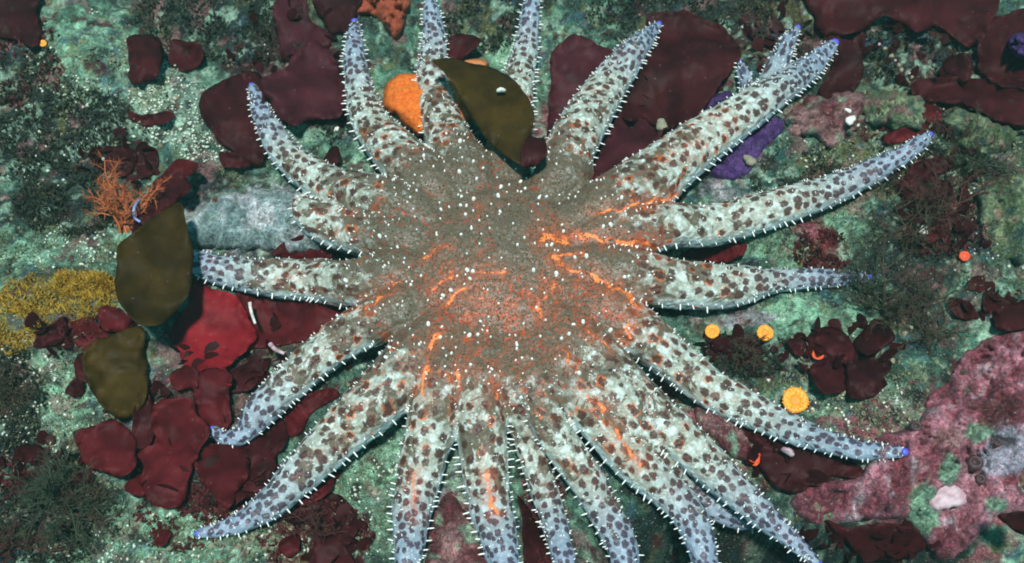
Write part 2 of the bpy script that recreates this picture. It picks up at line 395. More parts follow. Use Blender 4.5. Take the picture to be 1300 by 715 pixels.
# ------------------------------------------------------------------ the sunflower star
ARMS = [  # (x px, y px, half width px) from the disc to the tip
    [(645, 190, 30), (655, 130, 22), (661, 87, 19), (669, 52, 15), (674, 5, 11), (676, -22, 6)],
    [(715, 225, 37), (724, 189, 33), (756, 133, 29), (780, 98, 24), (802, 68, 19), (822, 45, 12), (835, 32, 6)],
    [(770, 268, 44), (815, 238, 42), (850, 210, 37), (885, 184, 33), (937, 148, 28), (990, 112, 22), (1030, 84, 16), (1058, 56, 8)],
    [(770, 300, 40), (850, 286, 31), (902, 286, 29), (972, 268, 26), (1042, 246, 22), (1095, 224, 18), (1147, 196, 13), (1179, 173, 7)],
    [(755, 348, 42), (810, 352, 38), (850, 360, 34), (915, 364, 30), (955, 360, 24), (980, 357, 17), (1025, 354, 14), (1077, 354, 10), (1102, 353, 6)],
    [(770, 395, 42), (820, 428, 36), (860, 462, 32), (902, 494, 30), (955, 522, 26), (1000, 543, 22), (1046, 560, 17), (1095, 572, 14), (1145, 574, 8)],
    [(740, 440, 42), (790, 488, 36), (835, 530, 33), (871, 563, 31), (912, 602, 28), (955, 641, 23), (997, 679, 15), (1037, 716, 8)],
    [(715, 465, 38), (755, 528, 31), (804, 587, 29), (845, 622, 27), (874, 652, 25), (890, 690, 22), (896, 725, 15), (896, 750, 8)],
    [(680, 480, 34), (700, 543, 27), (742, 605, 26), (768, 650, 25), (788, 690, 23), (794, 722, 19), (797, 755, 9)],
    [(650, 490, 34), (662, 530, 24), (674, 570, 21), (696, 640, 20), (716, 710, 16), (724, 745, 8)],
    [(605, 480, 40), (612, 552, 36), (619, 622, 32), (635, 692, 26), (648, 735, 16), (655, 765, 7)],
    [(565, 480, 42), (545, 552, 36), (528, 622, 31), (519, 692, 23), (516, 735, 15), (515, 765, 7)],
    [(535, 450, 42), (480, 508, 37), (430, 553, 32), (385, 598, 27), (343, 640, 21), (297, 667, 13), (254, 677, 7)],
    [(510, 395, 38), (460, 415, 31), (410, 448, 27), (367, 486, 25), (332, 521, 22), (308, 551, 14), (284, 556, 9), (271, 546, 6)],
    [(510, 350, 38), (450, 360, 33), (400, 356, 29), (340, 352, 25), (290, 345, 21), (245, 331, 16), (212, 318, 8)],
    [(520, 305, 36), (465, 298, 30), (425, 287, 29), (402, 277, 25), (388, 266, 18), (380, 254, 10)],
    [(525, 272, 40), (470, 252, 34), (425, 238, 28), (385, 215, 23), (355, 185, 19), (336, 150, 14), (320, 111, 7)],
    [(545, 238, 40), (505, 196, 32), (472, 157, 25), (456, 112, 18), (450, 70, 14), (450, 30, 7)],
    [(595, 225, 40), (577, 192, 33), (562, 155, 27), (550, 105, 21), (551, 52, 16), (546, 8, 10), (543, -12, 5)],
    [(770, 490, 34), (830, 560, 29), (880, 612, 26), (915, 640, 24), (945, 655, 20), (972, 660, 10)],      # the arm underneath
]
for k in (5, 6, 7, 8, 9, 10, 11):
    ARMS[k] = [(x, y, w * (0.90 if 0 < j < 6 else 0.95)) for j, (x, y, w) in enumerate(ARMS[k])]
SUBARMS = [[(972, 118, 15), (982, 95, 15), (995, 64, 12), (1004, 48, 9), (1012, 36, 5)], [(949, 135, 12), (947, 106, 9), (943, 92, 8), (939, 80, 4)]]
UNDER = len(ARMS) - 1
DC = on_plane(632.0, 352.0, 0.0)

def catmull(P, n):
    P = np.array(P, float); P = np.vstack([2 * P[0] - P[1], P, 2 * P[-1] - P[-2]])
    m = len(P) - 3; out = []
    for k in range(n):
        u = k / (n - 1) * m; i = min(int(u), m - 1); t = u - i
        a, b, c, d = P[i:i + 4]
        out.append(0.5 * ((2 * b) + (-a + c) * t + (2 * a - 5 * b + 4 * c - d) * t * t + (-a + 3 * b - 3 * c + d) * t ** 3))
    return np.array(out)

def Hlow(x, y):
    s = 0
    for dx in (-.02, 0, .02):
        for dy in (-.02, 0, .02): s = s + H(x + dx, y + dy)
    return s / 9

arm_geo = []
def arm_centre(pts, n=64, sub=False, under=False, over=False):
    Q = catmull(pts, n); u = np.linspace(0, 1, n)
    h = np.full(n, 0.03)
    for k in range(8):
        p = on_plane(Q[:, 0], Q[:, 1], h)
        dep = project(p[:, 0], p[:, 1], p[:, 2])[2]
        r = np.maximum(Q[:, 2], 3) * dep / FPX
        ground = Hlow(p[:, 0], p[:, 1]); ground = np.maximum(ground, -0.022)
        for _ in range(6): ground[1:-1] = (ground[:-2] + ground[1:-1] + ground[2:]) / 3
        tgt = ground + 0.80 * r + 0.004
        b = sstep(0.45, 0.0, u) * (0 if sub else 1)
        tgt = tgt * (1 - b) + np.maximum(tgt, 0.030) * b
        if under: tgt = tgt - 0.034 * sstep(0.0, 0.4, u)
        if sub: tgt = tgt + 0.004
        if over: tgt = tgt + 0.017 * sstep(0.55, 0.85, u)
        h = 0.5 * h + 0.5 * tgt
    p = on_plane(Q[:, 0], Q[:, 1], h)
    return p, r

def tube(P, r, nseg=22, up=0.86):
    n = len(P); T = np.gradient(P, axis=0); T /= np.linalg.norm(T, axis=1, keepdims=True)
    L = np.cross(T, np.array([0, 0, 1.0])); L /= np.linalg.norm(L, axis=1, keepdims=True); N = np.cross(L, T)
    th = np.arange(nseg) / nseg * 2 * math.pi
    ring = P[:, None] + r[:, None, None] * (np.cos(th)[None, :, None] * L[:, None] + np.sin(th)[None, :, None] * N[:, None] * up)
    V = ring.reshape(-1, 3); F = []
    for i in range(n - 1):
        for k in range(nseg):
            k2 = (k + 1) % nseg; F.append((i * nseg + k, (i + 1) * nseg + k, (i + 1) * nseg + k2, i * nseg + k2))
    b = len(V); V = np.vstack([V, P[0] - T[0] * r[0] * 0.5, P[-1] + T[-1] * r[-1] * 0.9])
    for k in range(nseg):
        k2 = (k + 1) % nseg; F.append((b, k, k2)); F.append((b + 1, (n - 1) * nseg + k2, (n - 1) * nseg + k))
    return V, F, T, L, N

VV, FF = [], []; off = 0
for i, a in enumerate(ARMS + SUBARMS):
    sub = i >= len(ARMS)
    P, r = arm_centre(a, 64, sub, i == UNDER, i == 5)
    if not sub:      # root the arm inside the disc
        root = np.array([DC[0], DC[1], 0.012]); s0 = P[0] + (root - P[0]) * 0.62; s0[2] = 0.026
        ext = np.array([s0 + (P[0] - s0) * t for t in np.linspace(0, 1, 10, endpoint=False)])
        er = np.linspace(r[0] * 0.66, r[0], 10, endpoint=False)
        Pb = np.vstack([ext, P]); rb = np.concatenate([er, r])
    else: Pb, rb = P, r
    V, F, T, L, N = tube(Pb, rb)
    VV.append(V); FF += [tuple(x + off for x in f) for f in F]; off += len(V)
    arm_geo.append((Pb, rb, T, L, N, 0 if sub else 10))
# the domed disc
nr, ns = 24, 72; V = []
for i in range(nr + 1):
    ph = -math.pi / 2 + math.pi * i / nr
    for k in range(ns):
        a = 2 * math.pi * k / ns
        V.append((DC[0] + 0.100 * math.cos(ph) * math.cos(a), DC[1] + 0.108 * math.cos(ph) * math.sin(a), 0.016 + 0.046 * math.sin(ph) * (1 if ph > 0 else 0.5)))
F = [(i * ns + k, i * ns + (k + 1) % ns, (i + 1) * ns + (k + 1) % ns, (i + 1) * ns + k) for i in range(nr) for k in range(ns)]
VV.append(np.array(V)); FF += [tuple(x + off for x in f) for f in F]
tmp = mesh_obj('body_form', np.vstack(VV), FF, None)
md = tmp.modifiers.new('r', 'REMESH'); md.mode = 'VOXEL'; md.voxel_size = 0.0019
md = tmp.modifiers.new('s', 'SMOOTH'); md.iterations = 5; md.factor = 0.5
dg = bpy.context.evaluated_depsgraph_get(); dg.update()
bme = bpy.data.meshes.new_from_object(tmp.evaluated_get(dg))
bpy.data.objects.remove(tmp)
nv = len(bme.vertices); bv = np.zeros(nv * 3, np.float32); bme.vertices.foreach_get('co', bv); bv = bv.reshape(-1, 3).astype(float)
bn = np.zeros(nv * 3, np.float32); bme.vertices.foreach_get('normal', bn); bn = bn.reshape(-1, 3).astype(float)
print('star verts', nv)
best = np.full(nv, 1e9); S_ = np.zeros(nv); TH = np.zeros(nv); TT = np.zeros(nv); AI = np.zeros(nv); RR = np.ones(nv)
for i, (P, r, T, L, N, k0) in enumerate(arm_geo):
    Lc = np.concatenate([[0], np.cumsum(np.linalg.norm(np.diff(P, axis=0), axis=1))])
    lo = P.min(0) - 0.06; hi = P.max(0) + 0.06
    sel = np.where(((bv > lo) & (bv < hi)).all(1))[0]
    for c in np.array_split(sel, max(1, len(sel) // 20000)):
        q = bv[c][:, None] - P[None, ::2]
        d = np.einsum('ijk,ijk->ij', q, q) ** 0.5
        dr = d - r[None, ::2]; j = dr.argmin(1) * 2; dm = dr.min(1)
        w = dm < best[c]; c2 = c[w]; j = j[w]; q = bv[c2] - P[j]
        best[c2] = dm[w]; ds = np.einsum('ij,ij->i', q, T[j]); S_[c2] = Lc[j] + ds
        TH[c2] = np.arctan2(np.einsum('ij,ij->i', q, N[j]), np.einsum('ij,ij->i', q, L[j])) * r[j]
        TT[c2] = np.clip(Lc[j] + ds, 0, None) / Lc[-1]
        if i == 15: TT[c2] *= 0.6
        if k0 == 0: TT[c2] = 0.72 + 0.28 * TT[c2]
        AI[c2] = i; RR[c2] = r[j]
# spots shrink towards the tip: integrate 1/cell along the arm
def cellsize(t): return 0.0138 - 0.0064 * sstep(0.40, 0.95, t)
tg = np.linspace(0, 1.05, 200); cu = np.concatenate([[0], np.cumsum(1 / cellsize(tg[:-1]) * np.diff(tg))])
lens = np.array([np.linalg.norm(np.diff(g[0], axis=0), axis=1).sum() for g in arm_geo])[AI.astype(int)]
U = np.interp(TT, tg, cu) * lens; Vc = TH / cellsize(TT)
rad = np.hypot((bv[:, 0] - DC[0]) / 0.118, (bv[:, 1] - DC[1]) / 0.126)
lump = n2(bv[:, 0] + bv[:, 2] * 2, bv[:, 1] - bv[:, 2], 70, 3) + 0.7 * n2(bv[:, 0] - bv[:, 2], bv[:, 1] + bv[:, 2] * 2, 170, 4)
bv = bv + bn * (lump * 0.0009)[:, None]
bme.vertices.foreach_set('co', bv.astype(np.float32).ravel())
spx, spy, _ = project(bv[:, 0], bv[:, 1], bv[:, 2])
STREAK = [([(688, 296), (715, 298), (760, 303), (800, 307), (836, 313)], 6, 1.0), ([(700, 326), (722, 341), (745, 350), (780, 368), (814, 389)], 6, 1.0),
          ([(540, 330), (555, 318), (569, 310)], 4.5, .8), ([(462, 390), (485, 376), (506, 360)], 5, .8), ([(550, 366), (562, 356), (574, 346)], 4.5, .7), ([(560, 392), (575, 376), (594, 364)], 5, .9),
          ([(538, 500), (546, 455), (556, 420)], 5, 1.0), ([(580, 495), (582, 460)], 5, .8), ([(625, 480), (634, 510)], 5, .9), ([(752, 271), (790, 266), (850, 252), (862, 245)], 5, .75),
          ([(690, 375), (702, 362)], 6, .7), ([(680, 385), (688, 398)], 6, .8), ([(705, 325), (740, 324)], 5, .7), ([(716, 446), (728, 466)], 4, .8), ([(748, 420), (775, 442)], 4, .8), ([(618, 600), (622, 630), (628, 655)], 5, .9),
          ([(524, 605), (526, 650)], 5, .8), ([(800, 408), (796, 425)], 7, .7), ([(870, 185), (900, 170)], 8, .32), ([(905, 150), (925, 155)], 6, .32), ([(855, 190), (880, 200)], 6, .32), ([(600, 350), (640, 345)], 5, .6), ([(598, 375), (650, 390)], 5, .6),
          ([(776, 540), (800, 575), (815, 590)], 6, .8), ([(590, 400), (632, 398)], 5, .5), ([(745, 500), (770, 520)], 6, .7), ([(690, 300), (720, 305)], 8, .9), ([(610, 262), (604, 275)], 5, .5), ([(850, 300), (858, 322)], 6, .32), ([(352, 350), (378, 352)], 5, .32)]
org = np.zeros(nv)
upf = bn[:, 2] > -0.1; orange_flush = np.zeros(nv)
for line, w, a in STREAK:
    P = np.array(line, float); dm = np.full(nv, 1e9)
    sel = np.where(upf & (spx > P[:, 0].min() - 30) & (spx < P[:, 0].max() + 30) & (spy > P[:, 1].min() - 30) & (spy < P[:, 1].max() + 30))[0]
    q = np.stack([spx[sel], spy[sel]], -1)
    q = q + 5 * np.stack([n2(q[:, 0], q[:, 1], 0.09, 5), n2(q[:, 0], q[:, 1], 0.09, 6)], -1)
    dd = np.full(len(sel), 1e9)
    for A, B in zip(P[:-1], P[1:]):
        e = B - A; t = np.clip(((q - A) @ e) / (e @ e), 0, 1); dd = np.minimum(dd, np.hypot(*(q - A - t[:, None] * e).T))
    br = 0.6 + 0.6 * n2(q[:, 0], q[:, 1], 0.12, 8)
    orange_flush[sel] = np.maximum(orange_flush[sel], a * np.exp(-(dd / (w * 2.6)) ** 2))  # wide soft band of orange pigment around each seam
    org[sel] = np.maximum(org[sel], a * np.exp(-(dd / (w * 0.75)) ** 2 * 1.6) * np.clip(br + 0.3, 0, 1.2))
def fattr(name, arr, typ='FLOAT', key='value'):
    a = bme.attributes.new(name, typ, 'POINT'); a.data.foreach_set(key, arr.astype(np.float32).ravel())
fattr('arm_uv', np.stack([U + AI * 37.3, Vc, AI * 0], -1), 'FLOAT_VECTOR', 'vector')
fattr('arm_t', TT); fattr('disc_r', rad); j_back = np.zeros(nv)
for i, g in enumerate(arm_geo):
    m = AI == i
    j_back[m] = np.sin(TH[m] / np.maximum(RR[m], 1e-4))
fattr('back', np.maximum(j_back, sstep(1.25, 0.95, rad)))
e2 = ell(spx, spy, 690, 385, 135, 85) + 0.5 * n2(spx, spy, 0.02, 77)
rust = np.maximum(sstep(1.15, 0.35, e2), 0.75 * sstep(1.1, 0.4, ell(spx, spy, 585, 370, 60, 60))) * upf
fattr('rust', rust); fattr('orange', org); fattr('orange_flush', orange_flush)

t = NT('star_skin')
uv = t.attr('arm_uv', 'Vector'); tt = t.attr('arm_t', 'Fac'); dr = t.attr('disc_r', 'Fac'); og = t.attr('orange', 'Fac')
nlow = t.noise(38, 4, 0.6); nmid = t.noise(150, 4, 0.65); nhi = t.noise(520, 3, 0.6)
pap = t.voro(185, feature='SMOOTH_F1', smooth=0.25)              # papulae, about 4 mm apart
papb = t.ramp(pap, 0.15, 0.62, 1, 0)
pap2 = t.ramp(t.voro(105, feature='SMOOTH_F1', smooth=0.4), 0.2, 0.6, 1, 0)
c = t.mix(t.math('ADD', t.math('MULTIPLY', papb, 0.45), t.math('MULTIPLY', pap2, 0.6)), (0.25, 0.26, 0.205), (0.56, 0.66, 0.625))
c = t.mix(t.ramp(nhi, 0.4, 0.7, 0.0, 0.30), c, (0.64, 0.74, 0.70))
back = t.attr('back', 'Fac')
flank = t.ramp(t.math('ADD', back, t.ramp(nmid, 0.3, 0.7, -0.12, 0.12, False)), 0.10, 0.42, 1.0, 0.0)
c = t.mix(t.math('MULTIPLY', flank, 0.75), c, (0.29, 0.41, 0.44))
# pale blue-grey flush towards the tips
tipf = t.ramp(tt, 0.56, 0.95)
c = t.mix(t.math('MULTIPLY', tipf, 0.78), c, (0.165, 0.235, 0.365))
# olive brown saddles on the inner arms and the disc
inner = t.math('ADD', t.ramp(dr, 0.75, 1.65, 1.0, 0.0, False), t.ramp(nlow, 0.3, 0.7, -0.38, 0.38, False))
inner = t.math('ADD', inner, t.ramp(nmid, 0.3, 0.7, -0.16, 0.16, False))
saddle = t.math('MULTIPLY', t.ramp(t.noise(46, 4, 0.65, dist=0.4), t.ramp(dr, 1.0, 3.2, 0.46, 0.66), t.ramp(dr, 1.0, 3.2, 0.52, 0.72)), t.ramp(back, 0.15, 0.5))
brownm = t.math('MAXIMUM', t.ramp(inner, 0.22, 0.72), saddle)
brown = t.mix(nhi, (0.044, 0.032, 0.018), (0.130, 0.098, 0.060))
brown = t.mix(t.math('MULTIPLY', t.ramp(papb, 0.5, 1.0, 0, 0.26), t.ramp(nmid, 0.46, 0.64)), brown, (0.30, 0.29, 0.23))
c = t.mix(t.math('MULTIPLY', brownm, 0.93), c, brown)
# dark spots, laid out along each arm
wv = t.n.new('ShaderNodeVectorMath'); wv.operation = 'ADD'
nz = t.n.new('ShaderNodeTexNoise'); nz.inputs['Scale'].default_value = 1.7; t.link(uv, nz.inputs['Vector'])
sc = t.n.new('ShaderNodeVectorMath'); sc.operation = 'SCALE'; sc.inputs['Scale'].default_value = 0.34
t.link(nz.outputs['Color'], sc.inputs[0]); t.link(uv, wv.inputs[0]); t.link(sc.outputs[0], wv.inputs[1])
vd = t.voro(1.0, wv.outputs[0], rand=0.72, two=True); vcol = t.voro(1.0, wv.outputs[0], rand=0.72, out='Color', two=True)
vr = t.sep(vcol)
edge = t.ramp(t.noise(330, 3, 0.6), 0.3, 0.7, -0.10, 0.10, False)
sd = t.math('ADD', vd, edge)
size = t.ramp(vr[0], 0, 1, 0.20, 0.37, False)
size = t.math('ADD', size, t.ramp(tt, 0.42, 0.80, 0.0, 0.11))
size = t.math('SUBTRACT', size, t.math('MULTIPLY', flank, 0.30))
spot = t.ramp(t.math('SUBTRACT', sd, size), -0.09, 0.06, 1, 0)
some = t.math('MULTIPLY', t.ramp(vr[1], 0.05, 0.08), t.ramp(dr, 0.9, 1.25))
spot = t.math('MULTIPLY', spot, some)
# orange halo round some of the spots
halo = t.math('MULTIPLY', t.ramp(t.math('SUBTRACT', sd, size), 0.02, 0.22, 1, 0), t.math('MULTIPLY', t.ramp(vr[2], 0.62, 0.72), t.ramp(tt, 0.45, 0.75, 0.85, 0)))
halo = t.math('MULTIPLY', halo, t.ramp(nmid, 0.42, 0.58)); halo = t.math('MULTIPLY', halo, some)
c = t.mix(halo, c, (0.62, 0.13, 0.025))
c = t.mix(t.math('MULTIPLY', spot, 0.94), c, t.mix(tipf, t.mix(nhi, (0.024, 0.0085, 0.006), (0.085, 0.033, 0.023)), (0.044, 0.034, 0.060)))
# rusty flecks in the skin of the disc, orange seams between the arms
fl = t.math('MULTIPLY', t.ramp(t.noise(115, 5, 0.75, dist=1.2), 0.52, 0.62), t.ramp(dr, 0.5, 2.4, 0.95, 0.15))
fl = t.math('MULTIPLY', fl, t.ramp(t.noise(26, 4, 0.6), 0.44, 0.58))
c = t.mix(fl, c, (0.34, 0.040, 0.012))
rust = t.math('MULTIPLY', t.attr('rust', 'Fac'), t.ramp(t.noise(85, 5, 0.72, dist=0.9), 0.40, 0.66, 0.0, 0.42))
c = t.mix(rust, c, (0.30, 0.070, 0.024))
rs2 = t.math('MULTIPLY', t.attr('rust', 'Fac'), t.ramp(t.noise(160, 4, 0.7, dist=1.0), 0.54, 0.64, 0.0, 0.9))
c = t.mix(rs2, c, (0.55, 0.07, 0.015))
gl = t.math('MULTIPLY', t.attr('orange_flush', 'Fac'), t.ramp(nmid, 0.36, 0.6, 0.05, 0.42))
c = t.mix(gl, c, (0.50, 0.085, 0.02))
og = t.math('MULTIPLY', og, t.ramp(t.noise(210, 4, 0.7), 0.34, 0.6, 0.55, 1.15))
c = t.mix(t.ramp(og, 0.12, 0.75, 0, 0.88), c, t.mix(t.ramp(og, 0.3, 0.8), (0.52, 0.055, 0.014), (0.90, 0.25, 0.06)))
b = t.bump(papb, 0.45, 0.0014); b = t.bump(nhi, 0.4, 0.0008, b); b = t.bump(spot, 0.4, -0.0012, b)
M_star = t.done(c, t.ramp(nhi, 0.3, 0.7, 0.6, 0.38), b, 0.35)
M_spine = plain('white_spine', (0.85, 0.86, 0.82), (0.7, 0.74, 0.72), 300, 0.35, 0.1)
M_tip = plain('blue_tip', (0.06, 0.08, 0.85), (0.12, 0.12, 0.6), 300, 0.4, 0.1)

star = empty('sunflower_star', (DC[0], DC[1], 0.0))
tag(star, 'huge many-armed sea star with dark spots, white spines and orange seams', 'sea star')
bo = bpy.data.objects.new('body', bme); COL.objects.link(bo); bo.parent = star; bo.location = (-DC[0], -DC[1], 0)
bme.materials.clear(); bme.materials.append(M_star); bme.polygons.foreach_set('use_smooth', np.ones(len(bme.polygons), bool))

def needles(items, n=5):
    """items: (base, direction, length, radius) -> blunt little pegs"""
    Vv, Ff = [], []
    for b, d, l, r in items:
        d = np.array(d, float); d /= np.linalg.norm(d); a = np.cross(d, (0.3, 0.5, 0.81)); a /= np.linalg.norm(a); e = np.cross(d, a)
        o = len(Vv)
        for k, (f, w) in enumerate(((-0.25, 1.0), (0.75, 0.8))):
            for i in range(n):
                th = 2 * math.pi * i / n; Vv.append(np.array(b) + d * l * f + (a * math.cos(th) + e * math.sin(th)) * r * w)
        Vv.append(np.array(b) + d * l)
        for i in range(n):
            i2 = (i + 1) % n; Ff += [(o + i, o + i2, o + n + i2, o + n + i), (o + n + i, o + n + i2, o + 2 * n)]
    return Vv, Ff

tri = [tuple(p.vertices) for p in bme.polygons]
bvh = BVHTree.FromPolygons([Vector(v) for v in bv], tri)
def drop(x, y):
    h = bvh.ray_cast(Vector((x, y, 0.3)), Vector((0, 0, -1))); return h[0], h[1]
nap = []
for k in range(9000):                                      # the furry brown nap of the disc
    a = rnd.uniform(0, 2 * math.pi); rr = math.sqrt(rnd.random()) * 1.22
    h, nrm = drop(DC[0] + 0.118 * rr * math.cos(a), DC[1] + 0.126 * rr * math.sin(a))
    if h is None or rnd.random() < (rr - 0.95) * 3.4: continue
    nap.append((h, np.array(nrm) + 0.6 * rng.uniform(-1, 1, 3), rnd.uniform(0.0010, 0.0024), rnd.uniform(0.00035, 0.0006)))
M_nap = plain('brown_nap', (0.078, 0.056, 0.033), (0.132, 0.099, 0.062), 60, 0.7, 0.1, 0.0005, 0.2)
Vv, Ff = needles(nap, 4); o = mesh_obj('papula', Vv, Ff, M_nap, star); o.location = (-DC[0], -DC[1], 0); tag(o, kind='stuff')
pegs = []
for k in range(290):                                       # disc spines
    a = rnd.uniform(0, 2 * math.pi); rr = math.sqrt(rnd.random()) * 1.25
    h, nrm = drop(DC[0] + 0.118 * rr * math.cos(a), DC[1] + 0.126 * rr * math.sin(a))
    if h is None: continue
    big = rnd.random(); s = 0.7 + 0.9 * big ** 5
    pegs.append((h, np.array(nrm) * 0.5 + np.array([rnd.uniform(-.35, .35), rnd.uniform(-.35, .35) - .15, 0.8]), 0.0032 * s, 0.00145 * s))
Vv, Ff = needles(pegs, 6); o = mesh_obj('disc_spine', Vv, Ff, M_spine, star); o.location = (-DC[0], -DC[1], 0); tag(o, kind='stuff')
pegs, dots = [], []
for i, (P, r, T, L, N, k0) in enumerate(arm_geo):
    Lc = np.concatenate([[0], np.cumsum(np.linalg.norm(np.diff(P, axis=0), axis=1))])
    for side in (-1, 1):
        s = Lc[k0] + 0.02 * (k0 > 0)
        while s < Lc[-1] * 0.99:
            f = s / Lc[-1]; p = np.array([np.interp(s, Lc, P[:, c]) for c in range(3)]); j = int(np.argmin(np.abs(Lc - s))); rr = np.interp(s, Lc, r)
            d = side * L[j] * rnd.uniform(0.85, 1.0) + N[j] * rnd.uniform(0.0, 0.25) + T[j] * rnd.uniform(-.18, .18)
            for rep in range(1 + (rnd.random() < 0.06)):
                el = rnd.uniform(0.02, 0.16)
                b = p + rr * (side * L[j] * math.cos(el) + N[j] * math.sin(el) * 0.86) * 0.97
                h = bvh.find_nearest(Vector(b))
                if (Vector(b) - h[0]).dot(h[1]) < -0.0035: continue
                k = (0.45 + 0.55 * min(1, rr / 0.022)) * rnd.uniform(0.55, 1.25) * (0.55 if (side * L[j])[1] > 0.15 else 1.0)
                pegs.append((h[0], d, 0.0062 * k, 0.00082 * (0.5 + 0.5 * k)))
            s += (0.0130 - 0.0062 * f) * rnd.uniform(0.5, 1.55)
    for k in range(int(90 * Lc[-1] / 0.3)):                # tiny spines on the backs of the arms
        s = rnd.uniform(Lc[k0], Lc[-1]); j = int(np.argmin(np.abs(Lc - s))); th = rnd.uniform(0.15, math.pi - 0.15)
        b = P[j] + r[j] * (L[j] * math.cos(th) + N[j] * math.sin(th) * 0.86)
        h = bvh.find_nearest(Vector(b))
        dots.append((h[0], np.array(h[1]) + 0.4 * rng.uniform(-1, 1, 3), rnd.uniform(0.0016, 0.0032), rnd.uniform(0.0005, 0.0008)))
Vv, Ff = needles(pegs, 5); o = mesh_obj('margin_spine', Vv, Ff, M_spine, star); o.location = (-DC[0], -DC[1], 0); tag(o, kind='stuff')
Vv, Ff = needles(dots, 4); o = mesh_obj('arm_spine', Vv, Ff, M_spine, star); o.location = (-DC[0], -DC[1], 0); tag(o, kind='stuff')
tipme = None
for i, (P, r, T, L, N, k0) in enumerate(arm_geo):
    if i in (UNDER, 15) or P[-1][1] < -0.33: continue
    e = P[-1] + T[-1] * r[-1] * 0.35
    if tipme is None:
        bm = bmesh.new(); bmesh.ops.create_icosphere(bm, subdivisions=2, radius=1.0)
        for v in bm.verts: v.co += v.co.normalized() * 0.12 * math.sin(v.co.x * 7) * math.cos(v.co.y * 6)
        tipme = bpy.data.meshes.new('eyespot'); bm.to_mesh(tipme); bm.free(); tipme.materials.append(M_tip); tipme.polygons.foreach_set('use_smooth', np.ones(len(tipme.polygons), bool))
    o = bpy.data.objects.new('eyespot', tipme); COL.objects.link(o); o.parent = star
    o.location = (e[0] - DC[0], e[1] - DC[1], e[2]); s = max(0.0032, r[-1] * 0.72); o.scale = (s, s, s)

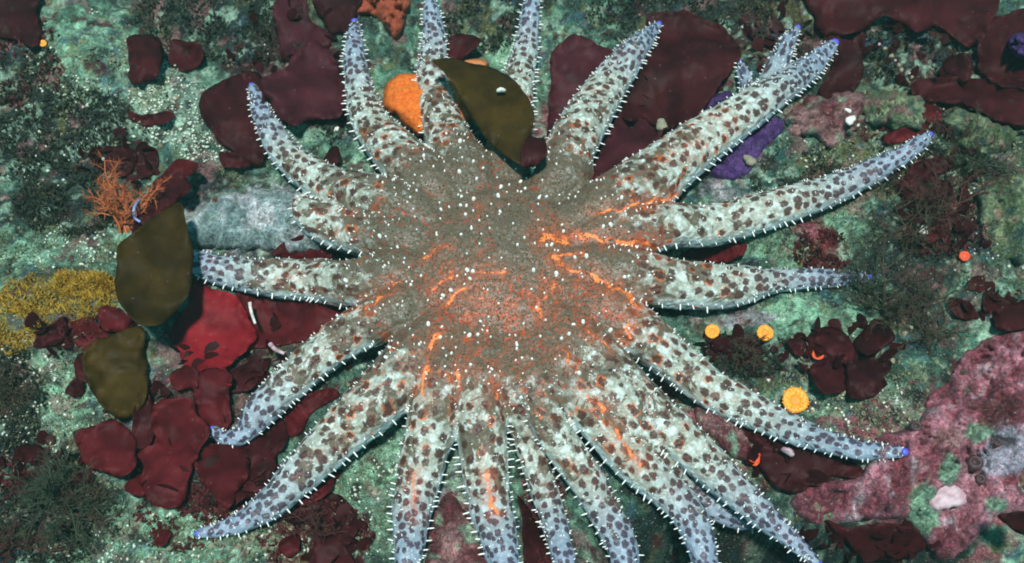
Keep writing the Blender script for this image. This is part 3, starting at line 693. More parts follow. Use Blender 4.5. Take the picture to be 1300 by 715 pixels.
# ------------------------------------------------------------------ seaweed blades
GR = 'red seaweed blades on the reef'
B = blade
for reg, pts, mat, label, kw in [
    (1, [(-50, -40), (135, -40), (140, 60), (155, 110), (135, 160), (90, 165), (40, 140), (-50, 130)], M_maroon, 'dark red blade filling the top left corner of the reef', {}),
    (1, [(460, 135), (520, 125), (575, 140), (595, 190), (585, 240), (550, 290), (490, 310), (465, 290), (470, 220)], M_maroon, 'rounded maroon blade standing on the bright sandy patch, larger of a pair', {'lift': .02}),
    (1, [(625, 140), (680, 145), (735, 170), (735, 220), (700, 260), (650, 260), (615, 220), (618, 170)], M_maroon, 'small rounded maroon blade beside the dark turf, smaller of a pair', {}),
    (1, [(740, 330), (800, 300), (860, 270), (930, 265), (965, 330), (960, 420), (965, 520), (945, 600), (880, 590), (800, 520), (745, 440), (725, 380)], M_maroon, 'broad dark maroon blade under the blue tip of the upper left arm', {'lift': .012}),
    (1, [(950, 290), (1040, 245), (1070, 200), (1130, 150), (1190, 180), (1240, 250), (1262, 330), (1240, 420), (1150, 430), (1100, 440), (1060, 455), (1010, 420), (970, 350)], M_plum, 'plum coloured ragged blade between two upper left arms', {'lift': .022}),
    (1, [(985, 40), (1040, -30), (1110, -30), (1120, 60), (1190, 120), (1190, 170), (1120, 170), (1060, 200), (1020, 220), (1010, 130)], M_plum, 'plum blade rising above the ragged one to the top edge', {'lift': .012}),
    (1, [(1130, -40), (1300, -40), (1300, 40), (1270, 110), (1200, 120), (1160, 60)], M_maroon, 'maroon blade just left of the tip of the tall thin arm', {'lift': .008}),
    (1, [(640, 580), (715, 590), (705, 630), (650, 660), (600, 690), (565, 760), (540, 800), (510, 790), (545, 690), (580, 640)], M_red, 'narrow red strap running down to the olive kelp blade', {'lift': .03, 'step': 4}),
    (1, [(400, 545), (440, 530), (490, 545), (490, 600), (440, 640), (380, 620)], M_maroon, 'dark maroon lobe above the orange branching bryozoan', {'step': 4}),
    (1, [(495, 550), (560, 540), (575, 590), (550, 630), (500, 640)], M_maroon, 'small maroon lobe tucked beside the narrow red strap', {'step': 4}),
    (1, [(460, 400), (520, 420), (600, 405), (635, 420), (610, 445), (540, 455), (480, 440)], M_maroon, 'thin dark red scrap lying across the bright sand', {'step': 4, 'lift': .006, 'wave': .004}),
    (1, [(805, 555), (860, 560), (910, 595), (870, 615), (810, 605)], M_maroon, 'little maroon lobe above the pale lilac rock', {'step': 4}),
    (1, [(1175, 590), (1195, 540), (1225, 530), (1238, 570), (1225, 605)], M_maroon, 'tiny maroon lobe in the angle of two upper left arms', {'step': 4}),
    (2, [(800, 190), (880, 130), (960, 160), (1040, 210), (1000, 290), (940, 360), (880, 440), (820, 520), (780, 600), (800, 300)], M_plum, 'plum blade left of the bold upper right arm, behind it', {'lift': .018, 'wave': .006}),
    (2, [(1150, 60), (1240, 40), (1320, 50), (1440, 110), (1490, 200), (1420, 300), (1330, 420), (1230, 470), (1140, 440), (1060, 430), (1090, 300), (1150, 170)], M_maroon, 'large dark maroon sheet between the two bold upper right arms', {'lift': .012}),
    (2, [(1040, 420), (1130, 380), (1220, 440), (1180, 520), (1120, 600), (1020, 650), (930, 640), (960, 560), (1000, 480)], M_plum, 'plum blade sunk in the gap under the dark maroon sheet', {'lift': .012}),
    (2, [(430, 140), (500, 128), (545, 150), (490, 200), (430, 222)], M_maroon, 'small dark red blade between the two topmost arms', {'step': 4, 'lift': .02}),
    (2, [(710, 510), (770, 505), (780, 560), (745, 600), (690, 605)], M_maroon, 'dark wine coloured scrap at the lower end of the olive blade over the star', {'above': .074, 'step': 4, 'wave': .004}),
    (3, [(530, -50), (1150, -50), (1150, 120), (1100, 170), (1060, 160), (980, 100), (900, 115), (780, 60), (700, 110), (560, 130), (520, 60)], M_maroon, 'broad dark red sheet along the top edge right of the forked arm', {'lift': .025, 'wave': .012}),
    (3, [(560, 140), (640, 115), (705, 125), (700, 200), (690, 300), (620, 350), (540, 330), (600, 220)], M_maroon, 'dark red blade beside the tip of the forked arm', {'lift': .012}),
    (3, [(1000, 220), (1050, 195), (1090, 210), (1090, 280), (1020, 290)], M_maroon, 'oval dark red blade in the shade behind the pink crust', {'lift': .03, 'step': 4}),
    (3, [(890, 300), (1000, 280), (1150, 290), (1310, 300), (1330, 450), (1200, 440), (1100, 390), (960, 370), (880, 345)], M_maroon, 'long dark red blade behind the green rock ridge at right', {'lift': .018}),
    (3, [(1140, 100), (1200, 60), (1330, 40), (1340, 320), (1260, 320), (1180, 300), (1120, 230)], M_maroon, 'dark red sheet in the top right corner', {'lift': .015}),
    (3, [(885, 390), (930, 375), (980, 395), (985, 425), (955, 447), (910, 425)], M_red, 'small red lobe on the crest of the green ridge', {'step': 4}),
    (3, [(775, 495), (850, 465), (925, 450), (935, 480), (850, 510), (790, 525)], M_red, 'thin red frill along the upper edge of the long right arm', {'step': 4, 'lift': .006}),
    (3, [(860, 620), (930, 580), (1040, 568), (1010, 620), (940, 650), (860, 690)], M_maroon, 'dark red tongue just below the tip of the long right arm', {'step': 4}),
    (4, [(700, 360), (760, 385), (860, 415), (900, 500), (930, 560), (900, 610), (830, 680), (840, 740), (760, 720), (700, 700), (640, 610), (620, 550), (680, 450)], M_crimson, 'bright crimson blade below the arm that ends behind the kelp', {'lift': .016}),
    (4, [(860, 410), (1000, 430), (1180, 450), (1290, 480), (1220, 530), (1110, 580), (1000, 600), (930, 600), (880, 520)], M_red, 'deep red blade between two left arms, right of the crimson one', {'lift': .008}),
    (4, [(990, 268), (1090, 200), (1210, 270), (1100, 285)], M_red, 'red triangular tip poking out between two left arms', {'step': 4, 'lift': .008}),
    (4, [(360, 460), (430, 455), (485, 510), (455, 545), (410, 555), (360, 520)], M_red, 'red lobe overlapping the upper left edge of the lower olive kelp', {'step': 4}),
    (4, [(260, 520), (320, 495), (375, 540), (405, 580), (340, 630), (280, 600), (250, 560)], M_red, 'red rounded lobe on the yellow sponge patch', {'step': 4}),
    (4, [(125, 570), (190, 510), (240, 490), (250, 540), (265, 600), (200, 590), (150, 605)], M_maroon, 'dark maroon scrap on the lower rim of the yellow sponge patch', {'step': 4}),
    (4, [(270, 640), (340, 620), (380, 640), (345, 715), (280, 720)], M_maroon, 'maroon lobe against the left edge of the lower olive kelp', {'step': 4}),
    (4, [(505, 110), (560, 55), (640, -30), (680, -10), (690, 40), (620, 85), (540, 150), (480, 195)], M_maroon, 'dark red blade along the top of the upper olive kelp', {'step': 4, 'lift': .035}),
    (7, [(565, 130), (690, 120), (720, 180), (765, 230), (720, 320), (690, 400), (670, 490), (590, 515), (540, 490), (510, 420), (520, 370), (500, 320), (550, 280), (550, 200)], M_red, 'tall broad red blade in the middle of the lower left cluster', {'lift': .022}),
    (7, [(270, 240), (350, 210), (400, 195), (470, 230), (495, 310), (490, 370), (440, 400), (380, 390), (310, 350), (280, 300)], M_red, 'wrinkled red blade right above the feathery tuft', {'lift': .02}),
    (7, [(505, 90), (545, 110), (562, 180), (552, 270), (500, 300), (475, 230)], M_maroon, 'dark red strip right of the lower olive kelp', {'lift': .014, 'step': 4}),
    (7, [(618, 30), (680, 0), (722, 20), (712, 80), (640, 85)], M_red, 'small red lobe below the bright crimson blade', {'lift': .02, 'step': 4}),
    (7, [(720, 20), (790, 5), (840, 40), (832, 100), (838, 200), (800, 240), (760, 230), (712, 170), (705, 90)], M_red, 'long rounded red blade above the curled arm tip', {'lift': .016}),
    (7, [(838, 20), (980, -30), (940, 50), (885, 95), (840, 85)], M_maroon, 'maroon blade wedged above the curled arm', {'lift': .01, 'step': 4}),
    (7, [(720, 310), (790, 280), (880, 285), (905, 340), (895, 400), (865, 450), (830, 512), (780, 480), (730, 410), (710, 360)], M_red, 'fan shaped red blade right under the curled arm tip', {'lift': .014}),
    (7, [(885, 280), (960, 230), (1025, 195), (1045, 260), (1000, 330), (930, 405), (895, 400)], M_maroon, 'dark red blade between the curled arm and the long lower left arm', {'lift': .01}),
    (7, [(940, 350), (1010, 300), (960, 460), (880, 485), (840, 525), (825, 510), (870, 440)], M_maroon, 'maroon blade along the upper edge of the long lower left arm', {'lift': .008, 'step': 4}),
    (7, [(1050, 130), (1190, 80), (1230, 110), (1130, 170), (1095, 240), (1050, 260), (1035, 200)], M_red, 'red blade in the notch where two lower left arms meet', {'lift': .006, 'step': 4}),
    (7, [(555, 600), (590, 585), (625, 600), (612, 640), (580, 652)], M_red, 'small round red disc alone on pale sand, lower left', {'lift': .006, 'step': 3.5, 'wave': .003}),
    (7, [(1140, 510), (1200, 460), (1265, 500), (1300, 590), (1250, 650), (1160, 600)], M_maroon, 'dull maroon blade on the sand below the long lower left arm', {'lift': .008, 'step': 5}),
    (7, [(1140, 640), (1190, 600), (1250, 655), (1290, 730), (1230, 760), (1130, 750)], M_maroon, 'dark maroon blade at the bottom edge left of the star', {'lift': .012, 'step': 5}),
    (7, [(1015, 640), (1080, 605), (1088, 670), (1050, 697), (1012, 670)], M_red, 'small red teardrop lobe near the bottom edge', {'lift': .008, 'step': 4}),
    (7, [(1245, 375), (1215, 425), (1150, 495), (1085, 495), (1130, 440), (1200, 385)], M_red, 'thin red ribbon in the shade under the long lower left arm', {'lift': .004, 'step': 4, 'wave': .003}),
    (7, [(238, 95), (280, 40), (308, 80), (290, 117)], M_maroon, 'maroon scrap on bright sand left of the lower olive kelp', {'lift': .006, 'step': 3.5}),
    (7, [(55, 305), (130, 285), (182, 320), (120, 345), (65, 345)], M_maroon, 'dull maroon lobe at the top of the feathery tuft', {'lift': .02, 'step': 4}),
    (7, [(505, 370), (530, 470), (490, 470), (455, 440)], M_red, 'narrow red tip left of the tall broad red blade', {'lift': .012, 'step': 4}),
    (8, [(680, 470), (730, 540), (785, 640), (805, 740), (710, 740), (695, 560)], M_maroon, 'dark red blade deep in the gap between two lower arms', {'lift': .004, 'step': 5}),
    (6, [(150, 600), (190, 555), (225, 560), (240, 520), (270, 545), (275, 570), (320, 575), (330, 630), (280, 665), (220, 640)], M_maroon, 'frilly dark maroon clump between the two orange cup corals', {'lift': .012, 'step': 4, 'curl': .012, 'ripple': 3}),
    (6, [(425, 580), (490, 563), (492, 620), (455, 632)], M_maroon, 'little square maroon lobe right of the second cup coral', {'lift': .008, 'step': 4}),
    (6, [(512, 555), (590, 533), (640, 560), (668, 630), (640, 665), (600, 640), (560, 625), (520, 612)], M_maroon, 'frilled maroon blade over the red cup coral', {'lift': .014, 'step': 4, 'curl': .012, 'ripple': 3}),
    (6, [(528, 655), (600, 630), (645, 715), (640, 760), (560, 770), (515, 700)], M_maroon, 'dark maroon blade below the red cup coral', {'lift': .012, 'step': 4, 'curl': .012, 'ripple': 3}),
    (6, [(685, 560), (740, 500), (800, 530), (825, 570), (780, 602), (720, 632), (676, 600)], M_maroon, 'frilled dark blade at the foot of the feathery seaweed', {'lift': .012, 'step': 4, 'curl': .012, 'ripple': 3}),
    (6, [(670, 650), (760, 645), (808, 660), (785, 715), (790, 750), (720, 790), (650, 780), (630, 730)], M_maroon, 'crinkled dark red blade above the pale green hollow', {'lift': .014, 'step': 4, 'curl': .012, 'ripple': 3}),
    (6, [(1175, 500), (1215, 450), (1290, 440), (1310, 520), (1200, 545)], M_maroon, 'dark maroon blade above the pink boulder at the right edge', {'lift': .012, 'step': 4, 'ripple': 3}),
    (6, [(1015, 430), (1090, 435), (1105, 495), (1040, 495)], M_maroon, 'small maroon scrap between feathery seaweed and pink boulder', {'lift': .006, 'step': 4}),
    (6, [(1095, 350), (1145, 355), (1140, 405), (1085, 395)], M_maroon, 'tiny maroon scrap on the green slope at far right', {'lift': .006, 'step': 3.5}),
    (6, [(1140, 405), (1205, 415), (1215, 470), (1150, 475)], M_maroon, 'dark red scrap just above the edge of the pink boulder', {'lift': .006, 'step': 4}),
    (6, [(840, 10), (900, -15), (1010, 0), (1030, 60), (950, 80), (900, 60), (850, 60)], M_maroon, 'dull red fronds in the middle of the upper feathery seaweed', {'lift': .02, 'step': 4, 'ripple': 3}),
    (6, [(910, 190), (945, 165), (975, 190), (960, 225), (920, 225)], M_red, 'red lobe beside the small white shell', {'lift': .01, 'step': 3.5}),
    (6, [(40, 275), (120, 232), (270, 220), (280, 262), (200, 290)], M_red, 'dark red blade in the gap between the two right arms', {'lift': .006, 'step': 5}),
    (9, [(225, 190), (300, 178), (370, 245), (430, 262), (490, 255), (560, 250), (620, 278), (625, 330), (695, 370), (695, 412), (640, 402), (560, 402), (500, 440), (450, 457), (380, 432), (330, 370), (315, 300)], M_maroon, 'large ragged maroon blade lying under the lower right arm', {'lift': .012}),
    (9, [(570, 560), (660, 590), (740, 572), (900, 590), (945, 650), (860, 695), (760, 715), (640, 640)], M_maroon, 'dark maroon blade hanging under the lip of the pink boulder', {'lift': .016}),
    (9, [(1195, 545), (1240, 535), (1330, 530), (1330, 620), (1250, 590)], M_maroon, 'dark maroon blade in the lower right corner', {'lift': .09, 'step': 5}),
]:
    B('seaweed_blade', zc(reg, pts), mat, label, 'seaweed', group=GR, **kw)

GK = 'olive kelp blades'
B('kelp_blade', zc(4, [(430, 235), (480, 190), (560, 130), (640, 80), (665, 100), (680, 180), (700, 260), (695, 370), (660, 450), (600, 510), (540, 525), (490, 510), (440, 450), (415, 380), (425, 300)]), M_olive,
  'dark olive kelp blade covering the end of the left arm', 'kelp', above=.052, wave=.006, group=GK, ripple=1, seed=5)
B('kelp_blade', [(110, 440), (140, 425), (178, 415), (184, 440), (187, 490), (180, 515), (160, 532), (135, 522), (112, 490), (106, 465)], M_olive, 'smaller olive kelp blade lying on sand beside the yellow sponge patch', 'kelp', lift=.022, group=GK, ripple=1, seed=9)
B('kelp_blade', zc(2, [(372, 222), (420, 212), (500, 228), (570, 240), (640, 275), (690, 320), (730, 380), (735, 440), (725, 510), (725, 560), (700, 600), (640, 570), (580, 520), (520, 440), (480, 370), (450, 310), (400, 250)]), M_olive,
  'olive brown kelp blade draped over the top arms of the sea star', 'kelp', above=.066, wave=.008, group=GK, ripple=1, seed=14)

# ------------------------------------------------------------------ crusts, rocks and sponges
def pinks(x, y, px, py):
    n = fbm(x, y, 30, 5, 120, 0.65); m = n2(x, y, 95, 122) + 0.6 * n2(x, y, 210, 123)
    c = np.array((0.28, 0.065, 0.095))[None] + (np.array((0.60, 0.25, 0.32)) - np.array((0.28, 0.065, 0.095)))[None] * sstep(-0.25, 0.4, n + 0.4 * m)[:, None]
    c = c + (np.array((0.52, 0.42, 0.46)) - c) * (sstep(0.55, 0.95, m) * 0.7)[:, None]
    for (cx, cy, rx, ry, cc) in [(1285, 575, 34, 30, (0.55, 0.55, 0.68)), (1240, 548, 22, 12, C_PALE), (1205, 590, 12, 20, C_PALE), (1175, 650, 16, 34, C_PALE), (1265, 640, 10, 8, C_PALE), (1275, 560, 20, 8, (0.03, 0.02, 0.03)), (1270, 520, 26, 20, (0.14, 0.03, 0.035)), (1210, 560, 20, 14, (0.42, 0.2, 0.2))]:
        e = ell(px, py, cx, cy, rx, ry) + 1.3 * fbm(x, y, 38, 5, int(cx), 0.7)
        c = c + (np.array(cc) - c) * (sstep(1.1, 0.8, e) * 0.85)[:, None]
    return np.clip(c, 0.01, 0.9)
def lilacs(x, y, px, py):
    n = fbm(x, y, 40, 5, 140, 0.65)
    c = np.array((0.24, 0.36, 0.36))[None] + (np.array((0.66, 0.68, 0.71)) - np.array((0.24, 0.36, 0.36)))[None] * sstep(-0.3, 0.4, n)[:, None]
    m = n2(x, y, 80, 143) + 0.6 * n2(x, y, 190, 144)
    c = c + (np.array((0.14, 0.22, 0.15)) - c) * (sstep(0.6, 0.9, m) * 0.7)[:, None]
    return np.clip(c, 0.01, 0.9)
def crust(x, y, px, py):
    n = fbm(x, y, 40, 5, 160, 0.65); m = n2(x, y, 110, 163)
    c = np.array((0.16, 0.035, 0.045))[None] + (np.array((0.42, 0.22, 0.22)) - np.array((0.16, 0.035, 0.045)))[None] * sstep(-0.25, 0.35, n)[:, None]
    return np.clip(c + (np.array(C_PALE) - c) * (sstep(0.45, 0.8, m) * 0.7)[:, None], 0.01, 0.9)

mound('coralline_boulder', zc(9, [(440, 500), (480, 450), (560, 420), (640, 410), (690, 395), (720, 340), (740, 270), (800, 240), (880, 215), (920, 170), (940, 110), (1000, 60), (1030, 20), (1060, -40), (1110, -80), (1180, -110), (1350, -120), (1400, 200), (1380, 480), (1300, 530), (1200, 545), (1160, 580), (1100, 640), (1020, 700), (960, 690), (900, 600), (860, 560), (760, 555), (640, 570), (520, 570)]),
      M_rock, 0.019, 'large pink coralline boulder in the lower right corner', 'rock', edge=16, step=2.8, rough=0.75, colf=pinks, sink=0.08, rf=110)
mound('coralline_rock', [(238, 285), (255, 262), (290, 246), (330, 238), (370, 240), (400, 258), (420, 290), (410, 318), (360, 322), (320, 318), (280, 318), (245, 310)], M_rock, 0.016, 'pale lilac crusted rock behind the left arms of the star', 'rock', edge=22, step=3.5, rough=0.55, colf=lilacs, rf=70, ripple=6)
mound('coralline_rock', zc(3, [(405, 430), (450, 380), (520, 345), (570, 335), (640, 340), (690, 320), (730, 350), (700, 400), (680, 460), (640, 505), (580, 520), (520, 500), (450, 500)]), M_rock, 0.022, 'knobbly pink and green rock below the forked arm', 'rock', edge=12, step=3.5, rough=0.6, colf=crust, rf=80, ripple=6)
def mossy(x, y, px, py):
    n = fbm(x, y, 45, 5, 180, 0.7); m = n2(x, y, 100, 183) + .6 * n2(x, y, 230, 184)
    c = np.array((0.10, 0.15, 0.07))[None] + (np.array((0.34, 0.42, 0.24)) - np.array((0.10, 0.15, 0.07)))[None] * sstep(-0.2, 0.35, n)[:, None]
    c = c + (np.array((0.34, 0.14, 0.15)) - c) * (sstep(0.35, 0.7, m) * 0.75)[:, None]
    return np.clip(c + (np.array((0.02, 0.07, 0.08)) - c) * (sstep(0.4, 0.8, -m) * 0.8)[:, None], 0.01, 0.9)
mound('crusted_rock', [(1088, 128), (1110, 116), (1140, 112), (1165, 122), (1180, 140), (1170, 160), (1140, 168), (1110, 160), (1092, 148)], M_rock, 0.02, 'lumpy green crusted rock just right of the knobbly pink one', 'rock', edge=12, step=3.5, rough=0.8, colf=mossy, rf=90, ripple=6)
mound('crusted_rock', [(1240, 240), (1262, 222), (1290, 215), (1330, 225), (1330, 330), (1290, 335), (1262, 318), (1248, 285)], M_rock, 0.02, 'broad olive crusted rock at the right edge', 'rock', edge=18, step=3.5, rough=0.6, colf=mossy, rf=70, ripple=6)
mound('crusted_rock', [(1195, 150), (1225, 138), (1262, 150), (1290, 165), (1285, 190), (1250, 196), (1215, 185)], M_rock, 0.018, 'greenish crusted rock on the crest above the brown tufts', 'rock', edge=12, step=3.5, rough=0.8, colf=mossy, rf=90, ripple=6)
mound('coralline_rock', zc(8, [(350, 640), (370, 520), (420, 460), (460, 470), (490, 540), (540, 640), (560, 740), (350, 740)]), M_rock, 0.012, 'pink and white crusted rock between two lower arms', 'rock', edge=14, step=3.5, rough=0.5, colf=crust, rf=80, ripple=5)
mound('coralline_rock', zc(9, [(90, 150), (170, 160), (250, 210), (290, 270), (290, 340), (230, 330), (160, 270), (100, 210)]), M_rock, 0.014, 'small pink crusted rock in the gap between two lower right arms', 'rock', edge=12, step=4, rough=0.3, colf=crust, rf=80)

M_osponge = plain('orange_sponge_skin', (0.62, 0.10, 0.008), (0.85, 0.22, 0.02), 260, 0.6, 0.9, 0.003)
M_ored = plain('orange_red_crust', (0.24, 0.040, 0.018), (0.34, 0.075, 0.03), 220, 0.7, 0.9, 0.003)
M_violet = plain('violet_sponge_skin', (0.018, 0.006, 0.045), (0.065, 0.020, 0.14), 160, 0.6, 0.8, 0.003)
M_yellow = plain('yellow_sponge_skin', (0.50, 0.27, 0.015), (0.34, 0.24, 0.05), 300, 0.7, 0.9, 0.003)
M_peach = plain('peach_sponge_skin', (0.62, 0.22, 0.07), (0.5, 0.16, 0.05), 260, 0.6, 0.8, 0.002)
mound('orange_sponge', [(486, 110), (505, 95), (530, 92), (560, 90), (578, 100), (592, 125), (600, 150), (592, 164), (565, 168), (535, 174), (520, 165), (503, 150), (488, 135)], M_osponge, 0.030, 'bright orange sponge lump behind the upper left arms', 'sponge', edge=16, step=4, rough=0.12, rf=140)
mound('orange_sponge', zc(2, [(465, 222), (550, 212), (575, 235), (560, 250), (500, 245)]), M_peach, 0.034, 'small peach sponge ridge above the olive blade over the star', 'sponge', edge=6, step=3, rough=0.2)
mound('bryozoan_crust', zc(2, [(130, -30), (270, -30), (285, 50), (245, 140), (205, 115), (160, 60), (90, 45)]), M_ored, 0.02, 'dull orange bryozoan crust at the top edge behind an arm tip', 'bryozoan', edge=12, step=3.5, rough=0.6, rf=150)
mound('violet_sponge', zc(3, [(150, 600), (200, 520), (280, 460), (340, 430), (400, 425), (420, 470), (380, 510), (330, 560), (300, 620), (220, 660), (160, 640)]), M_violet, 0.007, 'violet sponge patch under the forked arm', 'sponge', edge=10, step=3.5, rough=0.3, rf=120)
mound('violet_sponge', zc(3, [(90, 360), (200, 330), (240, 345), (150, 400), (60, 430)]), M_violet, 0.010, 'dim violet sponge sliver above the forked arm', 'sponge', edge=8, step=3.5, rough=0.5, rf=120)
mound('violet_sponge', zc(3, [(1220, 150), (1260, 120), (1340, 120), (1340, 220), (1270, 215), (1230, 190)]), M_violet, 0.04, 'violet sponge at the right edge among dark red sheets', 'sponge', edge=10, step=3.5, rough=0.4, rf=120)

# ------------------------------------------------------------------ cup corals, shells and other small animals
M_cup = plain('cup_coral_flesh', (0.95, 0.30, 0.02), (0.85, 0.40, 0.05), 500, 0.45, 0.4, 0.001)
M_cupmid = plain('cup_coral_mouth', (0.92, 0.24, 0.012), (0.82, 0.28, 0.03), 500, 0.45, 0.4, 0.001)
M_cupred = plain('red_cup_flesh', (0.75, 0.06, 0.015), (0.6, 0.09, 0.02), 500, 0.45, 0.4, 0.001)
def lathe(profile, n, wob=0.0, seed=0):
    V, F = [], []
    for r, z in profile:
        for k in range(n):
            a = 2 * math.pi * k / n; q = 1 + wob * (0.5 * math.sin(2 * a + seed) + 0.35 * math.sin(3 * a + 2 * seed) + 0.2 * math.sin(7 * a + seed))
            V.append((r * q * math.cos(a), r * q * math.sin(a), z))
    for i in range(len(profile) - 1):
        for k in range(n): F.append((i * n + k, i * n + (k + 1) % n, (i + 1) * n + (k + 1) % n, (i + 1) * n + k))
    return V, F
def facing(root):
    d = Vector(CAM) - root.location; root.rotation_euler = (d.normalized() * 0.5 + Vector((0, 0, 1))).to_track_quat('Z', 'Y').to_euler()
def cup(px, py, rpx, label, mats):
    p = on_reef(np.array([px]), np.array([py]), 0.006)[0]; r = rpx * 0.00079
    root = empty('cup_coral', p); tag(root, label, 'cup coral', 'cup corals'); facing(root)
    V, F = lathe([(r * .7, -r * 1.2), (r * .8, -.3 * r), (r, .25 * r), (r * 1.0, .42 * r), (r * .86, .52 * r), (r * .66, .50 * r), (r * .45, .40 * r)], 26, 0.05, px)
    mesh_obj('cup', V, F, mats[0], root)
    V, F = lathe([(r * .48, .34 * r), (r * .38, .46 * r), (r * .16, .48 * r), (0.0001, .44 * r)], 14, 0.05, px); mesh_obj('mouth', V, F, mats[1], root)
    items = []
    for k in range(56):
        a = 2 * math.pi * k / 28 + rnd.uniform(-.05, .05); rr = r * rnd.uniform(.5, .95)
        items.append(((rr * math.cos(a), rr * math.sin(a), .42 * r), (math.cos(a) * .7, math.sin(a) * .7, 1), r * rnd.uniform(.16, .34), r * .07))
    V, F = needles(items, 4); tag(mesh_obj('tentacle', V, F, mats[0], root), kind='stuff')
cup(904, 422, 9, 'orange cup coral just below the right arms, leftmost of the pair', (M_cup, M_cupmid))
cup(971, 424, 10, 'yellow orange cup coral on pale rock, right one of the pair', (M_cup, M_cupmid))
cup(1009, 510, 15, 'largest orange cup coral, against the lower right arm', (M_cup, M_cupmid))
cup(959, 584, 8, 'small orange cup coral in the gap between two lower right arms', (M_cupred, M_cupred))
cup(1038, 451, 7, 'red cup coral half hidden by frilled maroon seaweed', (M_cupred, M_cupred))
cup(1224, 326, 6.5, 'red cup coral alone right of the feathery seaweed', (M_cupred, M_cupred))
cup(55, 56, 5, 'tiny orange cup coral under the blade in the top left corner', (M_cup, M_cupmid))

M_white = plain('white_shell', (0.72, 0.72, 0.66), (0.5, 0.5, 0.46), 250, 0.4, 0.3, 0.001)
M_pinkshell = plain('pink_shell', (0.34, 0.19, 0.23), (0.54, 0.42, 0.46), 130, 0.5, 0.6, 0.002)
M_darkhole = plain('dark_barnacle', (0.035, 0.018, 0.02), (0.08, 0.04, 0.045), 200, 0.6, 0.5, 0.002)
def limpet(name, px, py, rpx, mat, label, cat, lift=0.001, tall=0.32, group=None, z=None, reefz=0.0):
    p = on_reef(np.array([px]), np.array([py]), reefz + lift)[0] if z is None else on_plane(np.array([px]), np.array([py]), np.array([z]))[0]
    r = rpx * 0.00079; V, F = lathe([(r, -0.4 * r), (r, 0), (r * .82, tall * .4 * r), (r * .55, tall * .75 * r), (r * .25, tall * .95 * r), (0.0001, tall * r)], 18, 0.34, px)
    V = [(x * (1 + .15 * math.sin(px)), y * (.8 + .1 * math.cos(px)), z) for x, y, z in V]
    o = mesh_obj(name, V, F, mat); o.location = p; facing(o); tag(o, label, cat, group)
def barnacle(px, py, rpx, label, reefz=0.0, mat=None):
    p = on_reef(np.array([px]), np.array([py]), reefz + 0.002)[0]; r = rpx * 0.00079
    V, F = lathe([(r, -0.8 * r), (r * .95, 0), (r * .75, .35 * r), (r * .55, .42 * r), (r * .42, .25 * r), (r * .2, -.1 * r), (0.0001, -.15 * r)], 16, 0.06, px)
    o = mesh_obj('barnacle', V, F, mat or M_darkhole); o.location = p; facing(o); tag(o, label, 'barnacle', 'dark barnacles on the pink boulder')
bz = 0.0215
M_buff2 = plain('drab_shell', (0.16, 0.17, 0.12), (0.26, 0.24, 0.17), 200, 0.6, 0.5, 0.002)
barnacle(1238, 587, 9, 'largest dark round barnacle on the pink boulder', bz)
barnacle(1245, 608, 6, 'small dark barnacle just below the largest one', bz)
barnacle(1163, 541, 7, 'dark barnacle on the upper left slope of the pink boulder', .016)
barnacle(1257, 559, 5, 'tiny dark barnacle nearest the bluish white patch', bz)
barnacle(1266, 561, 5, 'tiny dark barnacle on the bluish white patch', bz)
limpet('limpet', 1200, 628, 19, M_pinkshell, 'pale pink limpet with an uneven rim on the boulder', 'limpet', reefz=bz, tall=0.12)
limpet('limpet', 1080, 152, 7, M_white, 'white limpet on the knobbly pink rock', 'limpet', reefz=.024)
limpet('limpet', 1077, 140, 4, M_white, 'tiny white shell just above the white limpet', 'shell', reefz=.024)
limpet('limpet', 636, 114, 4.5, M_white, 'white shell stuck on the olive blade over the star', 'shell', z=.072, tall=0.8)
limpet('limpet', 1173, 292, 7, M_white, 'small white shell among the feathery seaweed at right', 'shell', reefz=.012)
limpet('limpet', 1001, 573, 6, M_pinkshell, 'small pink shell on the ragged maroon blade', 'shell', reefz=.02, tall=.9)
limpet('limpet', 840, 158, 10, M_buff2, 'buff shell lying on the maroon sheet beside the bold arm', 'shell', reefz=.02)
limpet('limpet', 952, 203, 9, M_buff2, 'grey bivalve half buried beside the violet sponge', 'shell', reefz=.008)
limpet('limpet', 427, 164, 4, M_white, 'tiny pale snail below the plum blade', 'snail')

def tubes_mesh(paths, n=4):
    V, F = [], []
    for P, rs in paths:
        P = np.asarray(P, float); T = np.gradient(P, axis=0); T /= np.linalg.norm(T, axis=1, keepdims=True) + 1e-12
        a = np.cross(T, (0.31, 0.2, 0.93)); a /= np.linalg.norm(a, axis=1, keepdims=True) + 1e-12; b = np.cross(T, a); o = len(V)
        for i in range(len(P)):
            for k in range(n):
                th = 2 * math.pi * k / n; V.append(P[i] + (a[i] * math.cos(th) + b[i] * math.sin(th)) * rs[i])
        for i in range(len(P) - 1):
            for k in range(n): k2 = (k + 1) % n; F.append((o + i * n + k, o + i * n + k2, o + (i + 1) * n + k2, o + (i + 1) * n + k))
        F.append(tuple(o + (len(P) - 1) * n + k for k in range(n)))
    return V, F
def worm(pts, rpx, mat, label, cat='worm tube', name='worm_tube', lift=0.004):
    Q = catmull([(x, y, 0) for x, y in pts], 18); P = on_reef(Q[:, 0], Q[:, 1], lift); c = P.mean(0)
    V, F = tubes_mesh([(P - c, [rpx * 0.00079 * (1 - 0.3 * k / 17) for k in range(18)])], 8); o = mesh_obj(name, V, F, mat); o.location = c; tag(o, label, cat)
worm([(317, 384), (319, 396), (324, 411)], 2.4, M_white, 'white worm tube lying on the crimson blade', lift=.028)
worm([(343, 437), (350, 444), (361, 449)], 3.0, M_pinkshell, 'pinkish tube end where the crimson blade meets the deep red one', lift=.026)
